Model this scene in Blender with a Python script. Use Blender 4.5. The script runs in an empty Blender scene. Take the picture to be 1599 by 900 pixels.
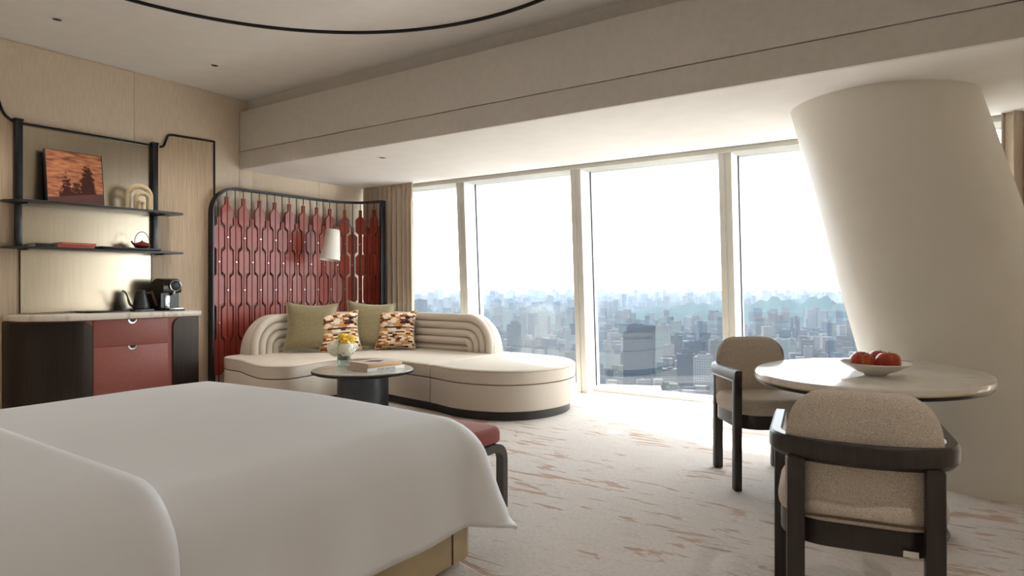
import bpy, bmesh, math, random
from mathutils import Vector, Matrix
random.seed(7)
PI = math.pi
S = bpy.context.scene
C = S.collection

# ---------------------------------------------------------------- camera
FPX = 1016.0
YAW = math.atan(695.0 / FPX)
EYE = 1.15
cd = bpy.data.cameras.new('camera')
cd.sensor_width = 36.0
cd.lens = FPX / 1599.0 * 36.0
cd.shift_y = -7.0 / 1599.0
cd.clip_start = 0.05
cd.clip_end = 40000
cam = bpy.data.objects.new('camera', cd)
cam.location = (0, 0, EYE)
cam.rotation_euler = (PI / 2, 0, YAW)
C.objects.link(cam)
S.camera = cam

# ---------------------------------------------------------------- sky, sun, exposure
w = bpy.data.worlds.new('sky')
S.world = w
w.use_nodes = True
bg = w.node_tree.nodes['Background']
bg.inputs[0].default_value = (0.90, 0.95, 1.0, 1)
bg.inputs[1].default_value = 4.3

SUN_AZ = math.radians(117)      # heading the light travels, clockwise from +Y
SUN_EL = math.radians(32)
sv = Vector((math.sin(SUN_AZ) * math.cos(SUN_EL), math.cos(SUN_AZ) * math.cos(SUN_EL), -math.sin(SUN_EL)))
sd = bpy.data.lights.new('sun', 'SUN')
sd.energy = 13.0
sd.angle = math.radians(1.2)
sd.color = (1.0, 0.965, 0.91)
so = bpy.data.objects.new('sun', sd)
so.rotation_euler = sv.to_track_quat('-Z', 'Y').to_euler()
so.location = (-30, 30, 40)
C.objects.link(so)

vs = S.view_settings
vs.view_transform = 'Standard'
vs.look = 'None'
vs.gamma = 1.0
vs.use_curve_mapping = False
vs.exposure = 0.75
S.cycles.use_denoising = True
S.cycles.max_bounces = 10
S.cycles.diffuse_bounces = 6
S.cycles.glossy_bounces = 4
S.cycles.transmission_bounces = 6
S.cycles.transparent_max_bounces = 12
S.cycles.volume_bounces = 0
S.cycles.sample_clamp_indirect = 8.0

# ---------------------------------------------------------------- materials
def lin(c):
    return tuple(((x / 255.0) / 12.92 if x / 255.0 <= 0.04045 else ((x / 255.0 + 0.055) / 1.055) ** 2.4) for x in c) + (1.0,)

class NT:
    def __init__(s, name):
        s.m = bpy.data.materials.new(name)
        s.m.use_nodes = True
        s.t = s.m.node_tree
        s.p = s.t.nodes['Principled BSDF']
        s.out = s.t.nodes['Material Output']
    def n(s, typ, **kw):
        x = s.t.nodes.new(typ)
        for k, v in kw.items():
            if k in x.inputs: x.inputs[k].default_value = v
            else: setattr(x, k, v)
        return x
    def l(s, a, b): s.t.links.new(a, b)
    def coord(s, scale=(1, 1, 1), kind='Object', rot=(0, 0, 0)):
        t = s.n('ShaderNodeTexCoord')
        m = s.n('ShaderNodeMapping')
        m.inputs['Scale'].default_value = scale
        m.inputs['Rotation'].default_value = rot
        s.l(t.outputs[kind], m.inputs['Vector'])
        return m.outputs[0]
    def noise(s, vec, scale, detail=2.0, rough=0.5, dist=0.0):
        x = s.n('ShaderNodeTexNoise')
        x.inputs['Scale'].default_value = scale
        x.inputs['Detail'].default_value = detail
        x.inputs['Roughness'].default_value = rough
        x.inputs['Distortion'].default_value = dist
        if vec is not None: s.l(vec, x.inputs['Vector'])
        return x.outputs['Fac']
    def ramp(s, fac, stops, interp='LINEAR'):
        x = s.n('ShaderNodeValToRGB')
        e = x.color_ramp
        e.interpolation = interp
        while len(e.elements) > 1: e.elements.remove(e.elements[-1])
        for i, (p, c) in enumerate(stops):
            el = e.elements[0] if i == 0 else e.elements.new(p)
            el.position = p
            el.color = c if len(c) == 4 else lin(c)
        s.l(fac, x.inputs[0])
        return x.outputs[0]
    def mix(s, fac, a, b, mode='MIX'):
        x = s.n('ShaderNodeMix', data_type='RGBA', blend_type=mode)
        for val, i in ((fac, 0), (a, 6), (b, 7)):
            if hasattr(val, 'links'): s.l(val, x.inputs[i])
            elif i == 0: x.inputs[0].default_value = val
            else: x.inputs[i].default_value = val if len(val) == 4 else lin(val)
        return x.outputs[2]
    def math(s, op, a, b=0.0):
        x = s.n('ShaderNodeMath', operation=op)
        for i, val in enumerate((a, b)):
            if hasattr(val, 'links'): s.l(val, x.inputs[i])
            else: x.inputs[i].default_value = val
        return x.outputs[0]
    def bump(s, h, strength=0.3, dist=0.01):
        b = s.n('ShaderNodeBump')
        b.inputs['Strength'].default_value = strength
        b.inputs['Distance'].default_value = dist
        s.l(h, b.inputs['Height'])
        s.l(b.outputs[0], s.p.inputs['Normal'])
    def base(s, c):
        if hasattr(c, 'links'): s.l(c, s.p.inputs['Base Color'])
        else: s.p.inputs['Base Color'].default_value = lin(c)
    def set(s, rough=0.5, metal=0.0, spec=0.5, coat=0.0, sheen=0.0):
        s.p.inputs['Roughness'].default_value = rough
        s.p.inputs['Metallic'].default_value = metal
        s.p.inputs['Specular IOR Level'].default_value = spec
        s.p.inputs['Coat Weight'].default_value = coat
        s.p.inputs['Sheen Weight'].default_value = sheen
        return s

def flat(name, c, rough=0.5, metal=0.0, var=0.06, scale=6.0, stretch=(1, 1, 1), bump=0.0, bscale=200.0, spec=0.5, coat=0.0, sheen=0.0):
    t = NT(name).set(rough, metal, spec, coat, sheen)
    v = t.coord(stretch)
    f = t.noise(v, scale, 3.0)
    lo = tuple(max(0, x * (1 - var)) for x in c)
    hi = tuple(min(255, x * (1 + var)) for x in c)
    t.base(t.ramp(f, [(0.3, lo), (0.7, hi)]))
    if bump:
        t.bump(t.noise(v, bscale, 2.0), bump, 0.004)
    return t.m

M = {}
M['ceiling'] = flat('ceiling_paint', (229, 227, 223), 0.9, var=0.01)
M['soffit'] = flat('soffit_paint', (232, 229, 225), 0.85, var=0.01)
M['beam'] = flat('beam_wallcovering', (213, 208, 201), 0.85, var=0.015, scale=20, bump=0.05)
M['wall'] = flat('fabric_wall', (223, 207, 187), 0.9, var=0.03, scale=30, stretch=(1, 3, .3), bump=0.08, bscale=400)
M['plainwall'] = flat('plain_wall', (228, 220, 208), 0.9, var=0.02)
M['veneer'] = flat('wood_veneer', (190, 168, 142), 0.6, var=0.07, scale=14, stretch=(4, 7, .25), bump=0.05)
M['black'] = flat('black_metal', (38, 40, 42), 0.38, 0.6, var=0.1)
M['gunmetal'] = flat('gunmetal', (74, 78, 82), 0.35, 0.7, var=0.06)
M['darkbronze'] = flat('dark_bronze_sheet', (56, 50, 46), 0.3, 0.85, var=0.08, scale=8, stretch=(8, 8, .3))
M['red_lacquer'] = flat('red_leather_lacquer', (139, 76, 66), 0.5, var=0.03, scale=40, bump=0.1, bscale=500)
M['red_plate'] = flat('red_plate', (150, 64, 49), 0.38, 0.0, var=0.05, coat=0.15)
M['red_dark'] = flat('dark_red_rod', (112, 34, 28), 0.45, var=0.05)
M['chrome'] = flat('satin_steel', (190, 190, 188), 0.22, 1.0, var=0.03)
M['sofa'] = flat('linen_sofa', (204, 194, 181), 0.95, var=0.05, scale=260, bump=0.25, bscale=600, spec=0.2)
M['piping'] = flat('sofa_piping', (186, 168, 146), 0.95, var=0.05, scale=100, spec=0.2)
M['seam'] = flat('dark_seam', (96, 80, 66), 0.9, var=0.05)
M['plinth'] = flat('dark_plinth', (40, 35, 32), 0.5, var=0.1)
M['olive'] = flat('olive_velvet', (138, 125, 92), 0.7, var=0.06, scale=40, sheen=0.25, bump=0.08, bscale=300)
M['olive_edge'] = flat('olive_piping', (176, 166, 128), 0.7, var=0.05)
M['boucle'] = flat('boucle_fabric', (200, 188, 174), 0.95, var=0.16, scale=330, bump=0.5, bscale=330, spec=0.15)
M['darkwood'] = flat('dark_stained_wood', (47, 40, 36), 0.36, var=0.18, scale=9, stretch=(6, 6, .5), spec=0.5)
M['benchwood'] = flat('bench_wood', (72, 66, 62), 0.4, var=0.1, scale=9)
M['bench_red'] = flat('bench_red_fabric', (156, 66, 50), 0.85, var=0.08, scale=200, bump=0.2, bscale=400, sheen=0.3)
M['linen'] = flat('white_bed_linen', (236, 237, 239), 0.75, var=0.006, scale=3, sheen=0.15)
M['bedbase'] = flat('bed_base_leather', (196, 178, 142), 0.55, var=0.04)
M['curtain'] = flat('curtain_linen', (190, 174, 156), 0.95, var=0.08, scale=60, stretch=(6, 6, .2), bump=0.15, bscale=500)
M['column'] = flat('column_plaster', (231, 226, 215), 0.42, var=0.012, scale=2, spec=0.4)
M['mullion'] = flat('mullion_beige', (192, 189, 180), 0.5, var=0.02)
M['mullion_skylit'] = flat('mullion_skylit', (232, 236, 238), 0.45, var=0.01)  # cool white puts the skylight on the mullion sides into the colour
M['gasket'] = flat('gasket', (60, 62, 66), 0.6, var=0.05)
M['frame_white'] = flat('sill_white', (235, 232, 226), 0.5, var=0.01)
M['shade'] = flat('lamp_shade', (238, 234, 226), 0.8, var=0.01)
M['plastic'] = flat('black_plastic', (16, 17, 19), 0.25, var=0.08)
M['matte_black'] = flat('matte_black', (34, 33, 34), 0.45, var=0.08)
M['kettlewood'] = flat('walnut', (88, 60, 42), 0.45, var=0.15, scale=30)
M['clay'] = flat('cream_ceramic', (206, 186, 152), 0.75, var=0.05, scale=30, bump=0.15)
M['iron_red'] = flat('red_brown_iron', (110, 44, 32), 0.35, var=0.1)
M['tray'] = flat('black_lacquer_tray', (24, 24, 26), 0.2, var=0.05)
M['page'] = flat('book_pages', (206, 196, 180), 0.85, var=0.08, scale=60, stretch=(1, 1, 14))
M['cover_tan'] = flat('tan_cover', (204, 166, 116), 0.55, var=0.04)
M['cover_grey'] = flat('grey_cover', (182, 170, 160), 0.5, var=0.04)
M['cover_white'] = flat('white_cover', (232, 230, 226), 0.45, var=0.02)
M['cover_red'] = flat('coral_cover', (206, 96, 78), 0.5, var=0.04)
M['cover_brown'] = flat('brown_cover', (98, 76, 58), 0.5, var=0.06)
M['cover_black'] = flat('black_cover', (30, 26, 24), 0.5, var=0.06)
M['ink'] = flat('grey_ink', (120, 122, 138), 0.6, var=0.03)
M['porcelain'] = flat('porcelain', (232, 228, 222), 0.2, var=0.01)
M['petal_white'] = flat('white_petals', (246, 245, 230), 0.7, var=0.04, scale=60)
M['petal_yellow'] = flat('yellow_petals', (252, 204, 70), 0.6, var=0.08, scale=40)
M['leaf'] = flat('dark_leaf', (62, 84, 40), 0.6, var=0.1)
M['twig'] = flat('stems', (116, 92, 74), 0.7, var=0.15, scale=60)
M['downlight'] = flat('downlight_black', (24, 24, 24), 0.5, var=0.05)
M['tagwhite'] = flat('white_tag', (214, 212, 202), 0.7, var=0.02)

def metal_panel():
    t = NT('champagne_metal').set(0.2, 1.0)
    v = t.coord((5, 9, .25))
    f = t.noise(v, 12, 3.0)
    t.base(t.ramp(f, [(0.3, (190, 178, 158)), (0.7, (198, 186, 167))]))
    t.l(t.ramp(f, [(0.2, (.22,) * 3 + (1,)), (0.8, (.26,) * 3 + (1,))]), t.p.inputs['Roughness'])
    return t.m
M['champagne'] = metal_panel()

def carpet():
    t = NT('carpet').set(0.97, 0, 0.1)
    v1 = t.coord((1, 1, 1), rot=(0, 0, 0.06))
    fine = t.noise(t.coord((14, 60, 1)), 3.0, 4.0, 0.65)
    blot = t.noise(v1, 1.3, 3.0)
    base = t.mix(t.ramp(fine, [(.3, (0, 0, 0, 1)), (.7, (1, 1, 1, 1))]), (196, 190, 185), (238, 232, 226))
    base = t.mix(t.math('MULTIPLY', blot, 0.5), base, (206, 190, 178))
    s1 = t.noise(t.coord((1.5, 6.6, 1), rot=(0, 0, 0.05)), 2.1, 3.5, 0.58, 0.7)
    mask = t.noise(t.coord((0.8, 1.3, 1)), 1.5, 2.0)
    sm = t.math('MULTIPLY', s1, t.math('ADD', t.math('MULTIPLY', mask, 0.9), 0.55))
    st = t.ramp(sm, [(0.59, (0, 0, 0, 1)), (0.635, (1, 1, 1, 1))])
    hue = t.noise(t.coord((2, 9, 1)), 3.0, 2.0)
    stc = t.ramp(hue, [(0.35, (188, 154, 138)), (0.55, (194, 164, 144)), (0.75, (170, 146, 122))])
    s2 = t.noise(t.coord((2.5, 16, 1), rot=(0, 0, 0.05)), 2.2, 3.0, 0.6, 0.3)
    faint = t.math('MULTIPLY', t.ramp(s2, [(0.56, (0, 0, 0, 1)), (0.64, (1, 1, 1, 1))]), 0.3)
    c = t.mix(faint, base, (198, 172, 156))
    c = t.mix(t.math('MULTIPLY', st, 0.85), c, stc)
    t.base(c)
    pile = t.noise(t.coord((1, 1, 1)), 170, 2.0)
    h = t.math('ADD', t.math('MULTIPLY', pile, 0.35), t.math('ADD', t.math('MULTIPLY', st, -0.9), t.math('MULTIPLY', fine, 0.5)))
    t.bump(h, 0.55, 0.008)
    return t.m
M['carpet'] = carpet()

def marble(name, a, b, rough=0.12):
    t = NT(name).set(rough, 0, 0.5)
    v = t.coord((1, 2.4, 1), rot=(0, 0, 0.5))
    f = t.noise(v, 3.0, 8.0, 0.6, 1.6)
    t.base(t.ramp(f, [(0.3, b), (0.48, a), (0.6, a), (0.75, tuple(x * .93 for x in b))]))
    return t.m
M['marble'] = marble('marble_top', (232, 226, 216), (206, 198, 186))
M['marble_counter'] = marble('marble_counter', (214, 206, 192), (172, 162, 146), 0.18)
M['stone'] = marble('grey_stone', (176, 170, 160), (146, 138, 130), 0.2)

def glass(name, gloss=0.05, tint=(0.97, 0.985, 0.985, 1)):
    t = NT(name)
    tr = t.n('ShaderNodeBsdfTransparent'); tr.inputs[0].default_value = tint
    gl = t.n('ShaderNodeBsdfGlossy'); gl.inputs['Roughness'].default_value = 0.0
    mx = t.n('ShaderNodeMixShader'); mx.inputs[0].default_value = gloss
    t.l(tr.outputs[0], mx.inputs[1]); t.l(gl.outputs[0], mx.inputs[2]); t.l(mx.outputs[0], t.out.inputs['Surface'])
    return t.m
M['glass'] = glass('window_glass', 0.04)
M['vaseglass'] = glass('vase_glass', 0.16, (0.86, 0.92, 0.92, 1))

def brick_cushion():
    t = NT('dash_weave').set(0.85, 0, 0.2)
    v = t.coord((1, 1, 1))
    sx = t.n('ShaderNodeSeparateXYZ'); t.l(v, sx.inputs[0])
    row = t.math('FLOOR', t.math('MULTIPLY', sx.outputs[2], 58.0))
    wn = t.n('ShaderNodeTexWhiteNoise', noise_dimensions='1D'); t.l(row, wn.inputs['W'])
    colx = t.math('FLOOR', t.math('ADD', t.math('MULTIPLY', sx.outputs[0], 21.0), t.math('MULTIPLY', wn.outputs[0], 7.0)))
    cb = t.n('ShaderNodeCombineXYZ'); t.l(colx, cb.inputs[0]); t.l(row, cb.inputs[1])
    w2 = t.n('ShaderNodeTexWhiteNoise', noise_dimensions='2D'); t.l(cb.outputs[0], w2.inputs['Vector'])
    c = t.ramp(w2.outputs[0], [(0, (238, 224, 204)), (.22, (196, 160, 136)), (.36, (196, 136, 72)), (.5, (98, 60, 48)), (.62, (44, 32, 36)), (.76, (230, 210, 180)), (.9, (170, 104, 58))], 'CONSTANT')
    t.base(c)
    t.bump(t.noise(v, 300, 2.0), 0.2, 0.003)
    return t.m
M['dash'] = brick_cushion()

def picture():
    t = NT('sunset_picture').set(0.35, 0, 0.4)
    v = t.coord((1, 1, 1), 'Generated')
    sx = t.n('ShaderNodeSeparateXYZ'); t.l(v, sx.inputs[0])
    x, z = sx.outputs[1], sx.outputs[2]
    sky = t.noise(t.coord((1, 2, 9), 'Generated'), 2.2, 4.0)
    skyc = t.ramp(sky, [(.3, (120, 78, 66)), (.5, (186, 118, 84)), (.7, (214, 154, 112))])
    leaf = t.noise(t.coord((1, 5, 9), 'Generated'), 2.6, 4.0, 0.7)
    def bell(cx, wd):
        d = t.math('DIVIDE', t.math('SUBTRACT', x, cx), wd)
        return t.math('SUBTRACT', 1.0, t.math('MINIMUM', t.math('MULTIPLY', d, d), 1.0))
    tree = t.math('MULTIPLY', bell(0.72, 0.2), 0.95)
    t2 = t.math('MULTIPLY', bell(0.33, 0.16), 0.62)
    t3 = t.math('MULTIPLY', bell(0.52, 0.2), 0.55)
    top = t.math('MAXIMUM', tree, t.math('MAXIMUM', t2, t3))
    edge = t.math('SUBTRACT', t.math('ADD', top, t.math('MULTIPLY', t.math('SUBTRACT', leaf, 0.5), 1.3)), z)
    tm = t.ramp(edge, [(.12, (0, 0, 0, 1)), (.2, (1, 1, 1, 1))])
    c = t.mix(tm, skyc, (66, 30, 24))
    gz = t.math('SUBTRACT', t.math('ADD', t.math('MULTIPLY', x, 0.16), 0.1), z)
    gm = t.ramp(gz, [(0.0, (0, 0, 0, 1)), (.02, (1, 1, 1, 1))])
    c = t.mix(gm, c, (98, 66, 62))
    t.base(c)
    return t.m
M['picture'] = picture()

def apple_mat():
    t = NT('apple_skin').set(0.3, 0, 0.5)
    f = t.noise(t.coord((3, 3, 1)), 9, 3.0)
    t.base(t.ramp(f, [(.3, (160, 44, 34)), (.55, (190, 76, 50)), (.75, (206, 128, 76))]))
    return t.m
M['apple'] = apple_mat()

def city_mat(name, c, winc, spacing=3.6, rough=0.6):
    t = NT(name).set(rough, 0, 0.0)
    g = t.n('ShaderNodeNewGeometry')
    sx = t.n('ShaderNodeSeparateXYZ'); t.l(g.outputs['Position'], sx.inputs[0])
    fl = t.math('FRACT', t.math('DIVIDE', sx.outputs[2], spacing * 2))
    fx = t.math('FRACT', t.math('DIVIDE', t.math('ADD', sx.outputs[0], sx.outputs[1]), 6.5))
    nz = t.n('ShaderNodeSeparateXYZ'); t.l(g.outputs['Normal'], nz.inputs[0])
    side = t.math('LESS_THAN', nz.outputs[2], 0.5)
    win = t.math('MULTIPLY', t.math('GREATER_THAN', fl, 0.45), t.math('GREATER_THAN', fx, 0.35))
    win = t.math('MULTIPLY', win, side)
    cell = t.n('ShaderNodeTexVoronoi'); cell.inputs['Scale'].default_value = 0.012
    t.l(g.outputs['Position'], cell.inputs['Vector'])
    var = t.mix(0.12, c, cell.outputs['Color'], 'SOFT_LIGHT')
    t.base(t.mix(win, var, winc))
    return t.m
M['city_pale'] = city_mat('pale_facade', (78, 77, 76), (42, 46, 52), 3.0)
M['city_grey'] = city_mat('grey_facade', (44, 48, 54), (24, 29, 36), 3.0)
M['city_tan'] = city_mat('tan_facade', (62, 59, 57), (36, 38, 42), 3.0)
M['city_glass'] = city_mat('blue_glass_facade', (22, 28, 36), (10, 15, 22), 4.2, 0.3)
def ground_mat():
    t = NT('city_ground').set(0.95, 0, 0.0)
    v = t.coord((1, 1, 1))
    a = t.noise(v, 0.0016, 6.0, 0.6)
    b = t.noise(v, 0.02, 4.0, 0.7)
    c = t.ramp(a, [(.38, (24, 30, 26)), (.5, (34, 37, 37)), (.62, (50, 50, 50))])
    t.base(t.mix(t.math('MULTIPLY', b, 0.6), c, (30, 34, 34)))
    return t.m
M['ground'] = ground_mat()
M['hill'] = flat('wooded_hill', (26, 38, 34), 0.95, var=0.25, scale=0.02, spec=0.0)
M['whiteroof'] = flat('white_roof', (150, 144, 138), 0.7, var=0.06, scale=0.05, spec=0.0)

# ---------------------------------------------------------------- mesh helpers
def smooth_closed(pts, n=8):
    out = []
    k = len(pts)
    for i in range(k):
        p0, p1, p2, p3 = (Vector(pts[(i + j - 1) % k]) for j in range(4))
        for q in range(n):
            t = q / n
            out.append(tuple(0.5 * ((2 * p1) + (-p0 + p2) * t + (2 * p0 - 5 * p1 + 4 * p2 - p3) * t * t + (-p0 + 3 * p1 - 3 * p2 + p3) * t ** 3)))
    return out

def smooth_open(pts, n=8):
    P = [Vector(p) for p in pts]
    P = [2 * P[0] - P[1]] + P + [2 * P[-1] - P[-2]]
    out = []
    for i in range(1, len(P) - 2):
        p0, p1, p2, p3 = P[i - 1:i + 3]
        for q in range(n):
            t = q / n
            out.append(tuple(0.5 * ((2 * p1) + (-p0 + p2) * t + (2 * p0 - 5 * p1 + 4 * p2 - p3) * t * t + (-p0 + 3 * p1 - 3 * p2 + p3) * t ** 3)))
    out.append(tuple(P[-2]))
    return out

def area2(o):
    return sum(o[i][0] * o[(i + 1) % len(o)][1] - o[(i + 1) % len(o)][0] * o[i][1] for i in range(len(o)))

def offset(o, d):          # d > 0 grows a counter-clockwise outline
    k = len(o)
    out = []
    for i in range(k):
        a, b, c = Vector(o[i - 1]), Vector(o[i]), Vector(o[(i + 1) % k])
        e1, e2 = (b - a), (c - b)
        if e1.length < 1e-9 or e2.length < 1e-9:
            out.append(tuple(b)); continue
        e1.normalize(); e2.normalize()
        n1, n2 = Vector((e1.y, -e1.x)), Vector((e2.y, -e2.x))
        m = n1 + n2
        if m.length < 1e-6: m = n1.copy()
        m.normalize()
        out.append(tuple(b + m * (d / max(0.5, m.dot(n1)))))
    return out

def rrect(x0, x1, y0, y1, r, seg=6):
    o = []
    for cx, cy, a in ((x1 - r, y0 + r, -90), (x1 - r, y1 - r, 0), (x0 + r, y1 - r, 90), (x0 + r, y0 + r, 180)):
        for i in range(seg + 1):
            t = math.radians(a + 90 * i / seg)
            o.append((cx + r * math.cos(t), cy + r * math.sin(t)))
    return o

def ellipse(a, b, n=64, rot=0.0, c=(0, 0)):
    o = []
    for i in range(n):
        t = 2 * PI * i / n
        x, y = a * math.cos(t), b * math.sin(t)
        o.append((c[0] + x * math.cos(rot) - y * math.sin(rot), c[1] + x * math.sin(rot) + y * math.cos(rot)))
    return o

class MB:
    def __init__(s): s.v = []; s.f = []
    def add(s, v, f):
        o = len(s.v)
        s.v += [tuple(p) for p in v]
        s.f += [tuple(i + o for i in q) for q in f]
        return s
    def box(s, x0, x1, y0, y1, z0, z1, bev=0.0, seg=2):
        if bev:
            bm = bmesh.new()
            bmesh.ops.create_cube(bm, size=1.0)
            for v in bm.verts:
                v.co = Vector(((x0 + x1) / 2 + v.co.x * (x1 - x0), (y0 + y1) / 2 + v.co.y * (y1 - y0), (z0 + z1) / 2 + v.co.z * (z1 - z0)))
            bmesh.ops.bevel(bm, geom=bm.edges[:], offset=bev, segments=seg, affect='EDGES', profile=0.5)
            bm.verts.index_update()
            s.add([v.co[:] for v in bm.verts], [[v.index for v in f.verts] for f in bm.faces])
            bm.free()
            return s
        v = [(x, y, z) for z in (z0, z1) for y in (y0, y1) for x in (x0, x1)]
        return s.add(v, [(0, 2, 3, 1), (4, 5, 7, 6), (0, 1, 5, 4), (2, 6, 7, 3), (0, 4, 6, 2), (1, 3, 7, 5)])
    def rings(s, R, closed=True, cap0=True, cap1=True):
        n = len(R[0]); v = [p for r in R for p in r]; f = []
        m = n if closed else n - 1
        for i in range(len(R) - 1):
            for j in range(m):
                k = (j + 1) % n
                f.append((i * n + j, i * n + k, (i + 1) * n + k, (i + 1) * n + j))
        if cap0: f.append(tuple(reversed(range(n))))
        if cap1: f.append(tuple((len(R) - 1) * n + j for j in range(n)))
        return s.add(v, f)
    def prism(s, o, z0, z1):
        if area2(o) < 0: o = o[::-1]
        return s.rings([[(x, y, z0) for x, y in o], [(x, y, z1) for x, y in o]])
    def slab(s, o, z0, z1, rt=0.02, rb=0.005, seg=4):
        if area2(o) < 0: o = o[::-1]
        R = []
        for i in range(seg + 1):
            a = PI / 2 * i / seg
            q = offset(o, -rb * (1 - math.sin(a))); z = z0 + rb * (1 - math.cos(a))
            R.append([(x, y, z) for x, y in q])
        for i in range(seg + 1):
            a = PI / 2 * i / seg
            q = offset(o, -rt * (1 - math.cos(a))); z = z1 - rt + rt * math.sin(a)
            R.append([(x, y, z) for x, y in q])
        return s.rings(R)
    def lathe(s, prof, n=24, c=(0, 0, 0), cap=True):
        R = [[(c[0] + r * math.cos(2 * PI * j / n), c[1] + r * math.sin(2 * PI * j / n), c[2] + z) for j in range(n)] for r, z in prof]
        return s.rings(R, cap0=cap and prof[0][0] > 1e-5, cap1=cap and prof[-1][0] > 1e-5)
    def tube(s, path, r, n=8, closed=False, flat=None):
        P = [Vector(p) for p in path]; k = len(P)
        rr = r if isinstance(r, (list, tuple)) else [r] * k
        T = []
        for i in range(k):
            a = P[i - 1] if (i or closed) else P[0]
            b = P[(i + 1) % k] if (i < k - 1 or closed) else P[-1]
            T.append((b - a).normalized())
        up = Vector((0, 0, 1)) if abs(T[0].z) < 0.9 else Vector((1, 0, 0))
        N = (up - T[0] * up.dot(T[0])).normalized()
        R = []
        for i in range(k):
            N = (N - T[i] * N.dot(T[i])).normalized()
            B = T[i].cross(N)
            R.append([tuple(P[i] + (N * math.cos(2 * PI * j / n) + B * math.sin(2 * PI * j / n)) * rr[i]) for j in range(n)])
        if closed:
            R.append(R[0])
            return s.rings(R, cap0=False, cap1=False)
        return s.rings(R)
    def sweep(s, path, sec, closed=False):      # plan path (x, y), section (outward offset, z)
        k = len(path); R = []
        for i in range(k):
            a = Vector(path[i - 1]) if (i or closed) else Vector(path[0])
            b = Vector(path[(i + 1) % k]) if (i < k - 1 or closed) else Vector(path[-1])
            t = (b - a).normalized(); nrm = Vector((t.y, -t.x))
            R.append([(path[i][0] + nrm.x * o, path[i][1] + nrm.y * o, z) for o, z in sec])
        if closed:
            R.append(R[0])
            return s.rings(R, cap0=False, cap1=False)
        return s.rings(R)
    def xf(s, m):
        s.v = [tuple(m @ Vector(p)) for p in s.v]
        return s
    def obj(s, name, mat, parent=None, loc=None, rz=0.0, smooth=38):
        me = bpy.data.meshes.new(name)
        me.from_pydata(s.v, [], s.f)
        bm = bmesh.new(); bm.from_mesh(me)
        bmesh.ops.recalc_face_normals(bm, faces=bm.faces[:])
        bm.to_mesh(me); bm.free()
        if smooth:
            me.polygons.foreach_set('use_smooth', [True] * len(me.polygons))
            me.set_sharp_from_angle(angle=math.radians(smooth))
        me.materials.append(M[mat] if isinstance(mat, str) else mat)
        return link(name, me, parent, loc, rz)

def link(name, me, parent=None, loc=None, rz=0.0):
    o = bpy.data.objects.new(name, me)
    C.objects.link(o)
    if loc: o.location = loc
    o.rotation_euler = (0, 0, rz)
    o.parent = parent
    return o

def tag(o, label, cat, group=None, kind=None):
    o['label'] = label
    o['category'] = cat
    if group: o['group'] = group
    if kind: o['kind'] = kind
    return o

def struct(o, label=None, cat=None):
    o['kind'] = 'structure'
    if label: o['label'] = label
    if cat: o['category'] = cat
    return o

def thing(name, label, cat, loc=(0, 0, 0), rz=0.0, group=None, kind=None):
    o = bpy.data.objects.new(name, None)
    C.objects.link(o)
    o.location = loc
    o.rotation_euler = (0, 0, rz)
    o.empty_display_size = 0.1
    return tag(o, label, cat, group, kind)

def box(name, mat, x0, x1, y0, y1, z0, z1, parent=None, bev=0.0):
    return MB().box(x0, x1, y0, y1, z0, z1, bev).obj(name, mat, parent)

# ================================================================ THE ROOM
XL, XR = -6.41, 1.75         # left and right walls
YB = -0.75                   # wall behind the bed head
YWT, YWB = 5.99, 6.08        # inner face of the mullions, top and bottom
ZC, ZS = 3.145, 2.386        # ceiling, lowered soffit by the window
YBEAM = 4.139

f = box('floor', 'carpet', XL, XR, YB, 6.5, -0.12, 0.0)
struct(f, 'pale wool carpet with rust brush-stroke marks', 'floor')
c = box('ceiling', 'ceiling', XL, XR, YB, 4.235, ZC, ZC + 0.15)
struct(c, 'plain warm white main ceiling', 'ceiling')
bw = MB().box(XL - .15, XL, YB, 6.6, -0.1, ZC + 0.15).obj('wall_left', 'wall')
struct(bw, 'beige fabric-panelled wall behind the shelves', 'wall')
yy = [-0.75, 0.55, 1.8, 3.05, 4.3, 5.2, 5.94]
for a, b in zip(yy[:-1], yy[1:]):
    top = ZC - 0.003 if b < 4.24 else (ZC - 0.003 if a < 4.1 else ZS)
    if a == 3.05:
        box('wall_panel', 'wall', XL, XL + 0.012, a + .0008, YBEAM - .002, 0.0, ZC - .003, bw, 0.002)
        box('wall_panel', 'wall', XL, XL + 0.012, YBEAM + .002, b - .0008, 0.0, ZS - .002, bw, 0.002)
    else:
        box('wall_panel', 'wall', XL, XL + 0.012, a + .0008, b - .0008, 0.0, top - .002, bw, 0.002)
wb = box('wall_back', 'plainwall', XL, XR, YB - .15, YB, -0.1, ZC + .15)
struct(wb, 'plain wall behind the bed', 'wall')
wr = box('wall_right', 'plainwall', XR, XR + .15, YB, 6.6, -0.1, ZC + .15)
struct(wr, 'plain wall closing the room', 'wall')

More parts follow.
